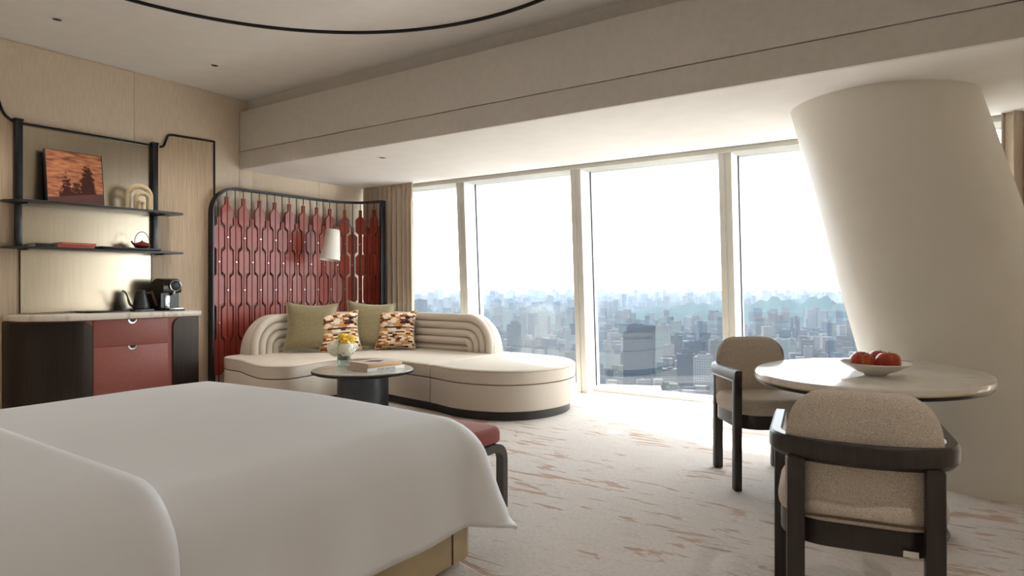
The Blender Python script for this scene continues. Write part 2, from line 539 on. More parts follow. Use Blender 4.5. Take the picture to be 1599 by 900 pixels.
# beam with two fascia boards and the lowered soffit
bm_ = MB().box(XL, XR, YBEAM + .02, 4.6, ZS + .02, 3.0).box(XL, XR, 4.235, 4.6, 2.99, ZC + .15).obj('ceiling_beam', 'beam')
struct(bm_, 'long beige bulkhead across the ceiling', 'beam')
box('fascia_board', 'beam', XL + .012, XR, YBEAM, YBEAM + .03, ZS, 2.569, bm_, 0.002)
box('fascia_board', 'beam', XL + .012, XR, YBEAM, YBEAM + .03, 2.577, 3.0, bm_, 0.002)
sf = box('ceiling_soffit', 'soffit', XL, XR, YBEAM + .03, 5.945, ZS, ZS + .12)
struct(sf, 'lowered pale soffit running to the window', 'ceiling')
hb = MB().box(XL, XR, 5.96, 6.30, ZS - .045, ZS + .3).obj('trim_1', 'mullion')
struct(hb, 'cream blind pelmet above the windows', 'trim')
fl = box('slot_back', 'gasket', XL, XR, 5.945, 5.96, ZS + .01, ZS + .3, hb)

# dark ring on the ceiling
rg = MB().tube([(-2.777 + 2.036 * math.cos(2 * PI * i / 128), 1.872 + 2.036 * math.sin(2 * PI * i / 128), ZC - 0.006) for i in range(128)], 0.016, 8, True).obj('trim_2', 'black')
struct(rg, 'thin black ring inlaid in the ceiling', 'trim')

# ---------------------------------------------------------------- windows
DX = 0.035
mull = [(-6.41, -6.38), (-4.892, -4.786), (-3.352, -3.24), (-1.806, -1.694), (-0.262, -0.15), (1.28, 1.39)]
GD = 0.22
def lean(x, dy, z):
    t = 1 - z / ZS
    return (x + DX * t * min(1, (x + 6.41)), YWT + (YWB - YWT) * t + dy, z)
def lean_box(x0, x1, d0, d1, z0, z1):
    b = MB()
    v = [lean(x, dy, z) for z in (z0, z1) for dy in (d0, d1) for x in (x0, x1)]
    return b.add(v, [(0, 2, 3, 1), (4, 5, 7, 6), (0, 1, 5, 4), (2, 6, 7, 3), (0, 4, 6, 2), (1, 3, 7, 5)])
wl = ['window pane beside the gathered curtain and red screen', 'window pane behind the sofa backrest', 'window pane with the dark office tower in view',
      'window pane between the far armchair and the column', 'window pane mostly behind the slanting column']
ZT = ZS - .045
for i in range(5):
    w_ = thing('window_%d' % (i + 1), wl[i], 'window', (0, 0, 0), kind='structure')
    x0, x1 = mull[i][1], mull[i + 1][0]
    lean_box(x0, x1, GD, GD + .02, .05, ZT).obj('pane', 'glass', w_, smooth=0)
    lean_box(x0, x1, GD - .06, GD + .05, -.02, .055).obj('bottom_rail', 'frame_white', w_, smooth=0)
    lean_box(x0, x0 + .012, GD - .012, GD, .055, ZT).obj('gasket', 'gasket', w_, smooth=0)
    a, b = mull[i + 1]
    m_ = lean_box(a + .0008, b, .004, GD + .08, -.02, ZT).obj('mullion', 'mullion_skylit', w_, smooth=0)
    h = (a + b) / 2
    lean_box(a, h - .006, -.012, .004, -.02, ZT).obj('mullion_cap', 'mullion', m_, smooth=0)
    lean_box(h + .004, b + .001, -.004, .004, -.02, ZT).obj('mullion_cap', 'mullion', m_, smooth=0)
lean_box(-6.5, -6.38, 0, .3, -.02, ZT).obj('jamb', 'mullion', bpy.data.objects['window_1'], smooth=0)
lean_box(1.39, 1.8, 0, .3, -.02, ZT).obj('jamb', 'mullion', bpy.data.objects['window_5'], smooth=0)
box('window_ledge', 'frame_white', XL, XR, 6.27, 6.6, -.12, -.001, f)

# ---------------------------------------------------------------- slanting column
def column():
    n = 96
    b0, b1, R = Vector((.207, 4.87, 0)), Vector((-.44, 5.16, ZS)), .57
    rings = []
    for k in range(9):
        t = -0.01 + 1.02 * k / 8
        c_ = b0 + (b1 - b0) * t
        rings.append([(c_.x + R * math.cos(2 * PI * j / n), c_.y + R * math.sin(2 * PI * j / n), c_.z) for j in range(n)])
    o = MB().rings(rings).obj('column', 'column')
    tag(o, 'huge smooth cream column slanting up to the soffit', 'column')
    o['kind'] = 'structure'
column()

# ---------------------------------------------------------------- downlights
def downlight(x, y, z, label, power):
    t = thing('downlight', label, 'downlight', (x, y, z), group='recessed ceiling downlights')
    MB().lathe([(.030, .004), (.032, -.004), (.052, -.006), (.055, 0.002)], 24, cap=False).obj('bezel', 'ceiling', t)
    MB().lathe([(0.001, -.002), (.031, -.002), (.031, .004), (.001, .004)], 20).obj('baffle', 'downlight', t)
    if power:
        ld = bpy.data.lights.new('downlight_lamp', 'SPOT')
        ld.energy = power; ld.spot_size = math.radians(105); ld.spot_blend = 0.9; ld.shadow_soft_size = 0.04
        ld.color = (1.0, 0.92, 0.83)
        lo = bpy.data.objects.new('downlight_lamp', ld)
        C.objects.link(lo)
        lo.location = (0, 0, -.012); lo.parent = t
downlight(-5.604, 2.113, ZC, 'small recessed downlight above the shelf, nearer the photo edge', 46)
downlight(-5.599, 3.372, ZC, 'small recessed downlight in the main ceiling near the bulkhead', 46)
downlight(-4.648, 4.544, ZS, 'small recessed downlight in the lowered soffit', 20)
for x_, y_, w_, p_ in ((-4.3, .4, 'above the far side of the bed head', 12), (-2.6, .4, 'above the middle of the bed head', 10), (-.5, .3, 'above the camera side of the bed', 10), (.8, 1.5, 'beside the right wall', 48), (-5.4, .6, 'above the cabinet side walkway', 20)):
    downlight(x_, y_, ZC, 'added unseen fill downlight ' + w_, p_)  # extra lamps outside the view, added as fill for the near room

# ================================================================ LEFT WALL: veneer panel, trim, shelves
def wall_panelling():
    t = thing('wall_panelling', 'wood veneer panel with black shaped metal edging above the cabinet', 'panel', (XL + .012, 0, 0))
    o = [(1.2, 0), (3.841, 0), (3.841, 2.624), (3.39, 2.61), (3.35, 2.585), (3.33, 2.52), (3.30, 2.482), (3.25, 2.474), (2.16, 2.474), (2.10, 2.478), (2.04, 2.51), (2.005, 2.58), (1.99, 2.66), (1.2, 2.66)]
    m = MB(); m.prism(o, 0, .012)
    m.xf(Matrix(((0, 0, 1, 0), (1, 0, 0, 0), (0, 1, 0, 0), (0, 0, 0, 1))))
    m.obj('veneer', 'veneer', t)
    X = .017
    r = MB().tube(smooth_open([(X, 3.28, 2.476), (X, 3.315, 2.492), (X, 3.338, 2.545), (X, 3.36, 2.6), (X, 3.40, 2.614)], 6) + [(X, 3.83, 2.628)], .011, 6)
    r.obj('edging', 'black', t)
    MB().tube([(X, 3.841, 2.634), (X, 3.841, 1.0), (X, 3.841, 0.02)], .009, 6).obj('edging', 'black', t)
    MB().tube(smooth_open([(X, 1.985, 2.72), (X, 1.995, 2.62), (X, 2.03, 2.53), (X, 2.08, 2.487), (X, 2.12, 2.476)], 6), .011, 6).obj('edging', 'black', t)
wall_panelling()

def shelf_unit():
    x = XL + .025
    t = thing('wall_shelf', 'black metal wall shelf with champagne mirror back and two thin shelves', 'shelf', (x, 2.66, .9))
    y0, y1 = 2.118 - 2.66, 3.216 - 2.66
    zt = 2.497 - .9
    for y in (y0, y1):
        p = MB().box(0, .05, y - .027, y + .027, 1.805 - .9, zt, .004).obj('post', 'black', t)
        MB().box(-.002, .056, y - .032, y + .032, zt - .012, zt + .006, .003).obj('post_cap', 'black', p)
        MB().box(0, .05, y - .022, y + .022, 1.44 - .9, 1.805 - .9, .004).obj('post', 'gunmetal', t)
        MB().box(0, .012, y + (.016 if y < 0 else -.022), y + (.022 if y < 0 else -.016), .005, 1.44 - .9).obj('edge_strip', 'black', t)
    MB().box(.004, .03, y0, y1, 2.462 - .9, 2.482 - .9, .003).obj('top_rail', 'black', t)
    MB().box(0, .008, y0 + .02, y1 - .02, .005, 2.465 - .9).obj('back_panel', 'champagne', t)
    for z in (1.825, 1.45):
        o = []
        L0, L1, D = 1.99 - 2.66, 3.39 - 2.66, .30
        o = [(0.0, L0 + .06), (.02, L0 + .01), (.09, L0), (.17, L0 + .05), (D - .02, L0 + .22), (D, L0 + .32), (D, L1 - .1), (D - .03, L1 - .02), (D - .1, L1), (.03, L1 - .06), (0, L1 - .1)]
        o = [(.0, L0 + .03)] + smooth_open([(.02, L0), (.12, L0 + .005), (.24, L0 + .1), (D, L0 + .3)], 4) + smooth_open([(D, L1 - .1), (D - .02, L1 - .03), (D - .1, L1)], 4) + [(.0, L1 - .02)]
        s_ = MB().slab(o, z - .9 - .018, z - .9, .004, .004, 2).obj('shelf', 'gunmetal', t)
        for y in (y0, y1):
            MB().box(.05, .2, y - .012, y + .012, z - .9 - .03, z - .9 - .018, .003).obj('bracket', 'black', s_)
shelf_unit()

# ---------------------------------------------------------------- cabinet and worktop
def cab_outline(d, y_end, grow=0.0):
    r = .40
    o = [(0, 2.0 - grow)]
    for i in range(13):
        a = math.radians(180 + 90 * i / 12)
        pass
    o = []
    # clockwise from wall end round the curved corner to the straight front
    for i in range(15):
        a = PI / 2 * i / 14
        o.append((d - r + r * math.sin(a) + (grow if True else 0) * math.sin(a), 2.43 - (r + grow) * math.cos(a)))
    o = [(0, 2.43 - r - grow)] + o + [(d + grow, y_end), (0, y_end)]
    return o

def cabinet():
    X0 = XL + .026
    t = thing('cabinet', 'curved minibar cabinet with dark bronze ends and two red drawers', 'cabinet', (X0, 0, 0))
    D = .47
    b = cab_outline(D - .02, 3.405)
    MB().prism(b, 0, .843).obj('body', 'red_lacquer', t, smooth=30)
    # bronze sheet wrapped round the left end; its inner top corner is rounded
    path = [p for p in cab_outline(D - .018, 3.0)[:-2]]
    def sheet(path, round_start=False, round_end=False, name='end_cladding'):
        L = [0]
        for i in range(1, len(path)): L.append(L[-1] + (Vector(path[i]) - Vector(path[i - 1])).length)
        R = []
        rc = .08
        for i, p in enumerate(path):
            a = Vector(path[max(0, i - 1)]); c_ = Vector(path[min(len(path) - 1, i + 1)])
            tt = (c_ - a).normalized(); n = Vector((tt.y, -tt.x))
            q = L[-1] - L[i] if round_end else (L[i] if round_start else 9)
            top = .838 if q >= rc else .838 - rc + math.sqrt(max(0, rc * rc - (rc - q) ** 2))
            R.append([(p[0], p[1], .0), (p[0] + n.x * .014, p[1] + n.y * .014, .0), (p[0] + n.x * .014, p[1] + n.y * .014, top), (p[0], p[1], top)])
        MB().rings(R).obj(name, 'darkbronze', t, smooth=30)
    lp = path + [(D - .018, 2.43 + (2.494 - 2.43) * k / 10) for k in range(1, 11)]
    lp = [p for p in lp if p[1] <= 2.4945]
    # orient so that the outside normal points into the room
    sheet(lp, round_end=True)
    rp = [(D - .018, 3.165 + .24 * k / 24) for k in range(25)]
    sheet(rp, round_start=True)
    for z0, z1 in ((.617, .838), (.19, .611)):
        d = MB().box(D - .022, D - .012, 2.499, 3.118, z0, z1, .003).obj('drawer', 'red_lacquer', t)
        cut = MB()
        o = [(.0, 0)] + [(.036 * math.cos(a), -.036 * math.sin(a)) for a in [PI * k / 12 for k in range(13)]]
        m = MB(); m.prism(o[1:], 0, .004)
        m.xf(Matrix(((0, 0, 1, D - .013), (1, 0, 0, 2.808), (0, 1, 0, z1 - .001), (0, 0, 0, 1))))
        h = m.obj('handle', 'chrome', d)
        m = MB(); m.prism([(x * .72, y * .62) for x, y in o[1:]], 0, .003)
        m.xf(Matrix(((0, 0, 1, D - .010), (1, 0, 0, 2.812), (0, 1, 0, z1 - .001), (0, 0, 0, 1))))
        m.obj('finger_recess', 'black', h)
cabinet()
o = cab_outline(.474, 3.42, .01)
ct = MB().slab(o, 0, .05, .008, .008, 2).obj('worktop', 'marble_counter', None, (XL + .026, 0, .845))
tag(ct, 'veined beige stone worktop on the minibar cabinet', 'worktop')

# ---------------------------------------------------------------- things on the worktop
ZW = .895
def kettle(x, y):
    t = thing('gooseneck_kettle', 'matte black gooseneck kettle beside the coffee machine', 'kettle', (x, y, ZW), rz=0)
    MB().box(-.075, .075, -.085, .085, 0, .022, .006).obj('base', 'gunmetal', t)
    MB().lathe([(.001, .023), (.066, .023), (.070, .03), (.066, .06), (.052, .12), (.044, .175), (.043, .182), (.001, .182)], 28).obj('body', 'matte_black', t)
    l = MB().lathe([(.001, .182), (.04, .182), (.04, .19), (.03, .194), (.001, .195)], 24).obj('lid', 'matte_black', t)
    MB().tube(smooth_open([(0, -.055, .05), (0, -.088, .06), (0, -.105, .09), (0, -.118, .14), (0, -.138, .178), (0, -.16, .19)], 5), [.011] * 13 + [.007] * 13, 8).obj('spout', 'matte_black', t)
    h = MB().tube([(0, .042, .172), (0, .07, .166), (0, .098, .172)], .008, 8).obj('handle', 'kettlewood', t)
    MB().tube([(0, .095, .182), (0, .105, .15), (0, .125, .10), (0, .14, .05)], [.011, .012, .011, .009], 8).obj('grip', 'kettlewood', h)
kettle(-6.17, 3.0)

def coffee_machine(x, y):
    t = thing('coffee_machine', 'glossy black capsule coffee machine with round chrome front', 'coffee machine', (x, y, ZW), rz=math.radians(0))
    # local: front = +x
    o = [(-.15, .0), (.02, .0), (.02, .17), (.075, .19), (.085, .25), (.06, .285), (-.02, .302), (-.11, .28), (-.145, .25), (-.152, .2)]
    o = [(-.15, .012), (.03, .012), (.03, .165), (.07, .17)] + smooth_open([(.078, .2), (.07, .255), (.03, .29), (-.03, .303), (-.1, .288), (-.14, .262), (-.152, .21)], 4)
    m = MB()
    m.prism(o, -.085, .085)
    m.xf(Matrix(((1, 0, 0, 0), (0, 0, 1, 0), (0, 1, 0, 0), (0, 0, 0, 1))))
    m.obj('body', 'plastic', t, smooth=30)
    MB().box(-.155, .13, -.09, .09, 0, .014, .004).obj('foot', 'plastic', t)
    MB().box(.03, .14, -.065, .07, .014, .03, .004).obj('drip_tray', 'chrome', t)
    MB().box(.028, .036, -.055, -.005, .03, .145, .002).obj('front_plate', 'chrome', t)
    g = MB().lathe([(.001, 0), (.05, 0), (.052, .008), (.04, .014), (.001, .014)], 28)
    g.xf(Matrix.Translation((.074, .02, .235)) @ Matrix.Rotation(PI / 2, 4, 'Y'))
    g.obj('dial', 'black', t)
    rr = MB().tube([(.088, .02 + .05 * math.cos(2 * PI * k / 32), .235 + .05 * math.sin(2 * PI * k / 32)) for k in range(32)], .006, 8, True)
    rr.obj('dial_ring', 'chrome', t)
    MB().lathe([(.012, 0), (.016, .03), (.016, .04)], 14, (.06, .02, .145)).obj('spout', 'chrome', t)
coffee_machine(-6.14, 3.235)
tr = MB().slab(rrect(-.12, .12, -.19, .19, .03), 0, .014, .004, .003, 2).obj('tray', 'tray', None, (-6.25, 2.72, ZW))
tag(tr, 'flat black tray lying on the stone worktop left of the kettle', 'tray')

# ---------------------------------------------------------------- things on the shelves
ZA, ZB = 1.825, 1.45
p = thing('framed_picture', 'sunset tree picture in a black box frame leaning on the upper shelf', 'picture', (-6.235, 2.5, ZA))
ln = math.radians(7)
def leanm(m): return m.xf(Matrix.Rotation(-ln, 4, 'Y'))
leanm(MB().box(-.03, .0, -.222, .222, .002, .462, .002)).obj('frame', 'black', p)
leanm(MB().box(0, .002, -.214, .214, .006, .456)).obj('print', 'picture', p, smooth=0)

def arches():
    t = thing('arch_sculpture', 'cream ceramic looped arch sculpture on the upper shelf', 'sculpture', (-6.2, 2.998, ZA), rz=math.radians(-12))
    def arch(R, h, r, y, x):
        P = [(x, y - R, 0.001)] + [(x + .012 * math.sin(a), y - R * math.cos(a), h + R * math.sin(a)) for a in [PI * k / 20 for k in range(21)]] + [(x, y + R, 0.001)]
        return MB().tube(P, r, 12)
    arch(.094, .122, .024, 0, 0).obj('loop', 'clay', t)
    arch(.052, .098, .021, .016, .04).obj('loop', 'clay', t)
    arch(.017, .055, .016, .0, .07).obj('loop', 'clay', t)
arches()

def book(name, label, loc, rz, sx, sy, sz, cover, group=None, spine_mat=None):
    t = thing(name, label, 'book', loc, rz, group)
    MB().box(-sx / 2 + .004, sx / 2 - .003, -sy / 2 + .004, sy / 2 - .004, .003, sz - .003).obj('pages', 'page', t)
    m = MB().box(-sx / 2, sx / 2, -sy / 2, sy / 2, 0, .003).box(-sx / 2, sx / 2, -sy / 2, sy / 2, sz - .003, sz)
    m.obj('cover', cover, t)
    MB().box(sx / 2 - .003, sx / 2, -sy / 2, sy / 2, 0, sz, .001).obj('spine', spine_mat or cover, t)
    return t
book('book', 'coral spined book lying on top of the brown book on the lower shelf', (-6.22, 2.475, ZB + .022), 0, .2, .26, .022, 'cover_tan', 'books on the lower shelf', 'cover_red')
book('book', 'brown book lying under the coral spined book on the lower shelf', (-6.235, 2.455, ZB), 0, .22, .28, .022, 'cover_brown', 'books on the lower shelf', 'cover_red')
book('book', 'thin black book lying near the left shelf post', (-6.255, 2.235, ZB), 0, .19, .13, .028, 'cover_black', 'books on the lower shelf')
tt = MB().slab(rrect(-.13, .13, -.26, .26, .035), 0, .022, .004, .01, 3).obj('tray', 'tray', None, (-6.2, 2.885, ZB))
tag(tt, 'long black lacquer tray under the red teapot', 'tray')
lidd = MB().lathe([(.001, 0), (.045, .001), (.05, .008), (.045, .012), (.02, .016), (.012, .02), (.001, .022)], 20).obj('saucer', 'iron_red', None, (-6.2, 2.82, ZB + .022))
tag(lidd, 'small dark red saucer on the black tray', 'saucer')
def teapot(x, y, z):
    t = thing('teapot', 'red brown iron teapot with a tall hoop handle on the tray', 'teapot', (x, y, z))
    MB().lathe([(.001, 0), (.04, 0), (.068, .018), (.072, .032), (.055, .05), (.03, .056), (.001, .057)], 24).obj('body', 'iron_red', t)
    l = MB().lathe([(.001, .056), (.028, .056), (.02, .064), (.006, .066), (.009, .074), (.001, .078)], 18).obj('lid', 'iron_red', t)
    MB().tube([(0, -.055, .028), (0, -.08, .042), (0, -.094, .066)], [.014, .01, .007], 8).obj('spout', 'iron_red', t)
    MB().tube([(0, .066 * math.cos(a), .058 + .095 * math.sin(a)) for a in [PI * k / 16 for k in range(-1, 18)]], .0035, 8).obj('handle', 'black', t)
teapot(-6.19, 3.02, ZB + .022)

# ================================================================ RED LATTICE SCREEN
def screen_path():
    P = [(-6.33, 3.775 + k * .05) for k in range(31)]           # straight along the wall to 5.275
    cx, cy, r = -5.93, 5.275, .40
    P += [(cx - r * math.cos(a), cy + r * math.sin(a)) for a in [PI / 2 * k / 12 for k in range(1, 13)]]
    P += [(-5.86, 5.675), (-5.80, 5.675)]
    return P
SP = screen_path()
SL = [0.0]
for i in range(1, len(SP)): SL.append(SL[-1] + (Vector(SP[i]) - Vector(SP[i - 1])).length)
def sat(s):
    for i in range(1, len(SP)):
        if s <= SL[i] or i == len(SP) - 1:
            t = (s - SL[i - 1]) / (SL[i] - SL[i - 1])
            a, b = Vector(SP[i - 1]), Vector(SP[i])
            d = (b - a).normalized()
            return a + (b - a) * t, math.atan2(d.y, d.x)
def screen():
    t = thing('lattice_screen', 'red lacquer lattice screen in a black rounded frame behind the sofa', 'screen', (-6.33, 3.775, 0))
    o0 = Vector((-6.33, 3.775))
    LT = SL[-1]
    ZTOP = 2.155
    # frame: flat bar swept up the left side, round the corner, along the top and down the end
    rc = .27
    line = [(0.0, .0), (0.0, ZTOP - rc)] + [(rc - rc * math.cos(a), ZTOP - rc + rc * math.sin(a)) for a in [PI / 2 * k / 10 for k in range(1, 11)]]
    s = rc + .06
    while s < LT - .01:
        line.append((s, ZTOP)); s += .04
    line += [(LT, ZTOP)]
    def bar(line, w, d0, d1):
        R = []
        for i, (s_, z) in enumerate(line):
            a = Vector(line[max(0, i - 1)]); b = Vector(line[min(len(line) - 1, i + 1)])
            tn = (b - a).normalized(); nr = Vector((-tn.y, tn.x))
            ring = []
            for off, dd in ((-w, d0), (w, d0), (w, d1), (-w, d1)):
                ss, zz = s_ + nr.x * off, z + nr.y * off
                p_, ang = sat(max(0.0, min(LT, ss)))
                if ss < 0: p_ = p_ + Vector((math.cos(ang), math.sin(ang))) * ss
                q = p_ + Vector((math.sin(ang), -math.cos(ang))) * dd
                ring.append((q.x - o0.x, q.y - o0.y, zz))
            R.append(ring)
        return MB().rings(R)
    fr = bar(line, .012, -.035, .04).obj('frame', 'black', t, smooth=30)
    bar(line, .006, .04, .046).obj('frame_lip', 'gunmetal', fr, smooth=30)
    pe, ae = sat(LT)
    MB().box(-.012, .012, -.035, .04, 0, ZTOP + .012, .002).xf(Matrix.Rotation(ae, 4, 'Z')).obj('frame_end', 'black', t, (pe.x - o0.x, pe.y - o0.y, 0))
    br = [1.97, 1.76, 1.51, 1.245, .915, .57, .2]
    WH, NH, TH = .0585, .027, .028
    me = {}
    def poly(key, pts):
        if key in me: return me[key]
        m = MB(); m.prism(pts, -TH / 2, TH / 2)
        m.xf(Matrix(((1, 0, 0, 0), (0, 0, -1, 0), (0, 1, 0, 0), (0, 0, 0, 1))))
        ob = m.obj('plate', 'red_plate', t, smooth=0)
        me[key] = ob.data
        bpy.data.objects.remove(ob)
        return me[key]
    def wide(z1, z0):
        ch = .032
        return [(-NH, z0), (NH, z0), (WH, z0 + ch), (WH, z1 - ch), (NH, z1), (-NH, z1), (-WH, z1 - ch), (-WH, z0 + ch)]
    def narrow(z1, z0):
        return [(-NH + .004, z0), (NH - .004, z0), (NH - .004, z1), (-NH + .004, z1)]
    rods = {}
    def rodmesh(z0, z1, r, y, mat):
        k = (z0, z1, mat)
        if k not in rods:
            ob = MB().tube([(0, y, z0), (0, y, z1)], r, 6).obj('rod', mat, t)
            rods[k] = ob.data; bpy.data.objects.remove(ob)
        return rods[k]
    ob = MB().lathe([(.001, 0), (.008, 0), (.008, .012), (.001, .012)], 8).xf(Matrix.Rotation(PI / 2, 4, 'X')).obj('stud', 'chrome', t)
    stud = ob.data; bpy.data.objects.remove(ob)
    ncol = 23
    step = (LT - .075 - .05) / (ncol - 1)
    for k in range(ncol):
        s = .075 + k * step
        p_, ang = sat(s)
        loc = (p_.x - o0.x, p_.y - o0.y, 0)
        even = (k % 2 == 1)
        ztop_here = ZTOP - .01 if s > rc else ZTOP - rc + math.sqrt(rc * rc - (rc - s) ** 2) - .01
        link('rod', rodmesh(2.04 if even else 1.84, round(ztop_here, 3), .005, 0, 'black'), t, loc, ang)
        link('spine', rodmesh(.05, 2.06 if even else 1.85, .006, -.014, 'red_dark'), t, loc, ang)
        if even:
            link('plate', poly('cap', [(-NH, br[1]), (NH, br[1]), (WH, br[1] + .032), (WH, br[0] - .035), (.03, br[0]), (.018, br[0] + .01), (.018, 2.06), (-.018, 2.06), (-.018, br[0] + .01), (-.03, br[0]), (-WH, br[0] - .035), (-WH, br[1] + .032)]), t, loc, ang)
        else:
            link('plate', poly('stub', [(-.018, br[1]), (.018, br[1]), (.018, 1.845), (-.018, 1.845)]), t, loc, ang)
        for j in range(1, 6):
            wd = (j % 2 == 0) == even
            link('plate', poly(('w' if wd else 'n', j), (wide if wd else narrow)(br[j], br[j + 1])), t, loc, ang)
            if not wd and j < 5:
                zz = (br[j] + br[j + 1]) / 2
                n_ = Vector((math.sin(ang), -math.cos(ang))) * .016
                link('stud', stud, t, (loc[0] + n_.x, loc[1] + n_.y, zz), ang)
screen()

# ================================================================ SOFA
def sofa():
    ORG = Vector((-4.5, 4.6, 0))
    t = thing('sofa', 'curved beige corner sofa with channelled backrest and round chaise end', 'sofa', tuple(ORG))
    cp = [(-6.06, 3.80), (-6.08, 4.3), (-6.07, 4.85), (-5.86, 5.38), (-5.45, 5.64), (-4.6, 5.70), (-3.9, 5.70), (-3.45, 5.67), (-3.12, 5.54), (-2.90, 5.27),
          (-2.83, 4.93), (-2.93, 4.58), (-3.17, 4.37), (-3.52, 4.31), (-3.9, 4.40), (-4.3, 4.46), (-4.62, 4.50), (-4.84, 4.38), (-4.92, 4.13), (-4.88, 3.86), (-4.87, 3.63), (-5.05, 3.50), (-5.36, 3.56), (-5.66, 3.66), (-5.92, 3.69)]
    cur = [(x - ORG.x, y - ORG.y) for x, y in smooth_closed(cp, 6)]
    if area2(cur) < 0: cur = cur[::-1]
    XS = -3.9 - ORG.x
    def clip(pts, keep):
        out = []
        for i in range(len(pts)):
            a, b = pts[i], pts[(i + 1) % len(pts)]
            ia, ib = keep(a[0]) >= 0, keep(b[0]) >= 0
            if ia: out.append(a)
            if ia != ib:
                u = keep(a[0]) / (keep(a[0]) - keep(b[0]))
                out.append((a[0] + (b[0] - a[0]) * u, a[1] + (b[1] - a[1]) * u))
        clean = []
        for q in out:
            if not clean or (Vector(q) - Vector(clean[-1])).length > .004: clean.append(q)
        return clean
    left = clip(cur, lambda x: (XS - .004) - x)
    right = clip(cur, lambda x: x - (XS + .004))
    MB().prism(offset(cur, -.05), 0, .082).obj('plinth', 'plinth', t)
    for part in (left, right):
        b = MB().slab(part, .08, .302, .012, .014, 3).obj('base', 'sofa', t)
        MB().prism(offset(part, -.006), .298, .312).obj('seam_shadow_gap', 'seam', b)
        cu = MB().slab(part, .308, .425, .022, .010, 4).obj('seat_cushion', 'sofa', t)
        ins = offset(part, -.004)
        MB().tube([(x, y, .410) for x, y in ins], .0055, 6, True).obj('piping', 'piping', cu)
    # backrest
    bp = smooth_open([(-5.90, 3.93), (-5.91, 4.3), (-5.90, 4.75), (-5.76, 5.14), (-5.44, 5.38), (-5.0, 5.45), (-4.4, 5.46), (-3.96, 5.46)], 10)
    bp = [(x - ORG.x, y - ORG.y) for x, y in bp]
    # resample evenly
    L = [0.0]
    for i in range(1, len(bp)): L.append(L[-1] + (Vector(bp[i]) - Vector(bp[i - 1])).length)
    LB = L[-1]
    def at(s, off):
        s = max(0.0, min(LB, s))
        for i in range(1, len(bp)):
            if s <= L[i] + 1e-9: break
        u = (s - L[i - 1]) / max(1e-9, L[i] - L[i - 1])
        a, b = Vector(bp[i - 1]), Vector(bp[i])
        # smooth tangent
        a0 = Vector(bp[max(0, i - 2)]); b0 = Vector(bp[min(len(bp) - 1, i + 1)])
        d = ((b - a0).normalized() * (1 - u) + (b0 - a).normalized() * u).normalized()
        n = Vector((d.y, -d.x))
        q = a + (b - a) * u + n * off
        return q
    ZT_, RC = .825, .33
    def top(s, rc=RC, z=ZT_):
        e = min(s, LB - s)
        if e >= rc: return z
        return z - rc + math.sqrt(max(0.0, rc * rc - (rc - e) ** 2))
    ss = [0.0]
    for k in range(1, 13): ss.append(RC * (1 - math.cos(PI / 2 * k / 12)))
    k = RC + .05
    while k < LB - RC: ss.append(k); k += .05
    for k in range(12, -1, -1): ss.append(LB - RC * (1 - math.cos(PI / 2 * k / 12)))
    R = []
    for s_ in ss:
        zt = top(s_)
        prof = [(-.005, .40), (-.005, zt - .03), (-.03, zt - .006), (-.06, zt), (-.11, zt - .004), (-.145, zt - .03), (-.16, max(.40, zt - .07)), (-.16, .40)]
        R.append([(*at(s_, o_), max(z, .40)) for o_, z in prof])
    bk = MB().rings(R).obj('backrest', 'sofa', t, smooth=50)
    for k in range(4):
        a = .045 + k * .083
        rc = max(.05, RC - .045 - k * .075)
        zt = ZT_ - .038 - k * .083
        path = [(a, .41), (a, (.41 + zt - rc) / 2)]
        path += [(a + rc - rc * math.cos(x), zt - rc + rc * math.sin(x)) for x in [PI / 2 * q / 8 for q in range(9)]]
        s_ = a + rc + .06
        while s_ < LB - a - rc - .03: path.append((s_, zt)); s_ += .06
        path += [(LB - a - rc + rc * math.sin(x), zt - rc + rc * math.cos(x)) for x in [PI / 2 * q / 8 for q in range(9)]]
        path += [(LB - a, (.41 + zt - rc) / 2), (LB - a, .41)]
        P = [(*at(s_, .012), z) for s_, z in path]
        # flattened roll section
        m = MB().tube(P, .043, 10)
        m.obj('channel_roll', 'sofa', bk)
    a = .045 + 4 * .083 - .05
    zi = ZT_ - .038 - 3.5 * .083
    R = []
    n = 40
    for i in range(n + 1):
        s_ = a + (LB - 2 * a) * i / n
        R.append([(*at(s_, o_), z) for o_, z in ((-.01, .40), (.02, .42), (.034, .46), (.034, zi - .05), (.02, zi - .01), (-.01, zi))])
    MB().rings(R).obj('back_panel', 'sofa', bk, smooth=60)
sofa()

# ---------------------------------------------------------------- cushions
def cushion(name, label, loc, az, leanb, size, thick, mat, edge, group, roll=0.0):
    t = thing(name, label, 'cushion', loc, 0.0, group)
    t.rotation_euler = (-leanb, roll, az)
    n = 20
    h = size / 2
    def pt(u, v, sgn):
        x = h * u * (1 - .13 * (1 - v * v))
        z = h * v * (1 - .13 * (1 - u * u)) + h
        y = sgn * thick / 2 * ((1 - u ** 4) * (1 - v ** 4)) ** .55
        return (x, y, z)
    for nm, sg in (('front', -1), ('back', 1)):
        V = [pt(-1 + 2 * i / n, -1 + 2 * j / n, sg) for j in range(n + 1) for i in range(n + 1)]
        F = [(j * (n + 1) + i, j * (n + 1) + i + 1, (j + 1) * (n + 1) + i + 1, (j + 1) * (n + 1) + i) for j in range(n) for i in range(n)]
        MB().add(V, F).obj(nm, mat, t, smooth=80)
    e = []
    for k in range(n): e.append(pt(-1 + 2 * k / n, -1, 0))
    for k in range(n): e.append(pt(1, -1 + 2 * k / n, 0))
    for k in range(n): e.append(pt(1 - 2 * k / n, 1, 0))
    for k in range(n): e.append(pt(-1, 1 - 2 * k / n, 0))
    MB().tube(e, .006, 6, True).obj('piping', edge, t)
G = 'cushions leaning in the sofa corner'
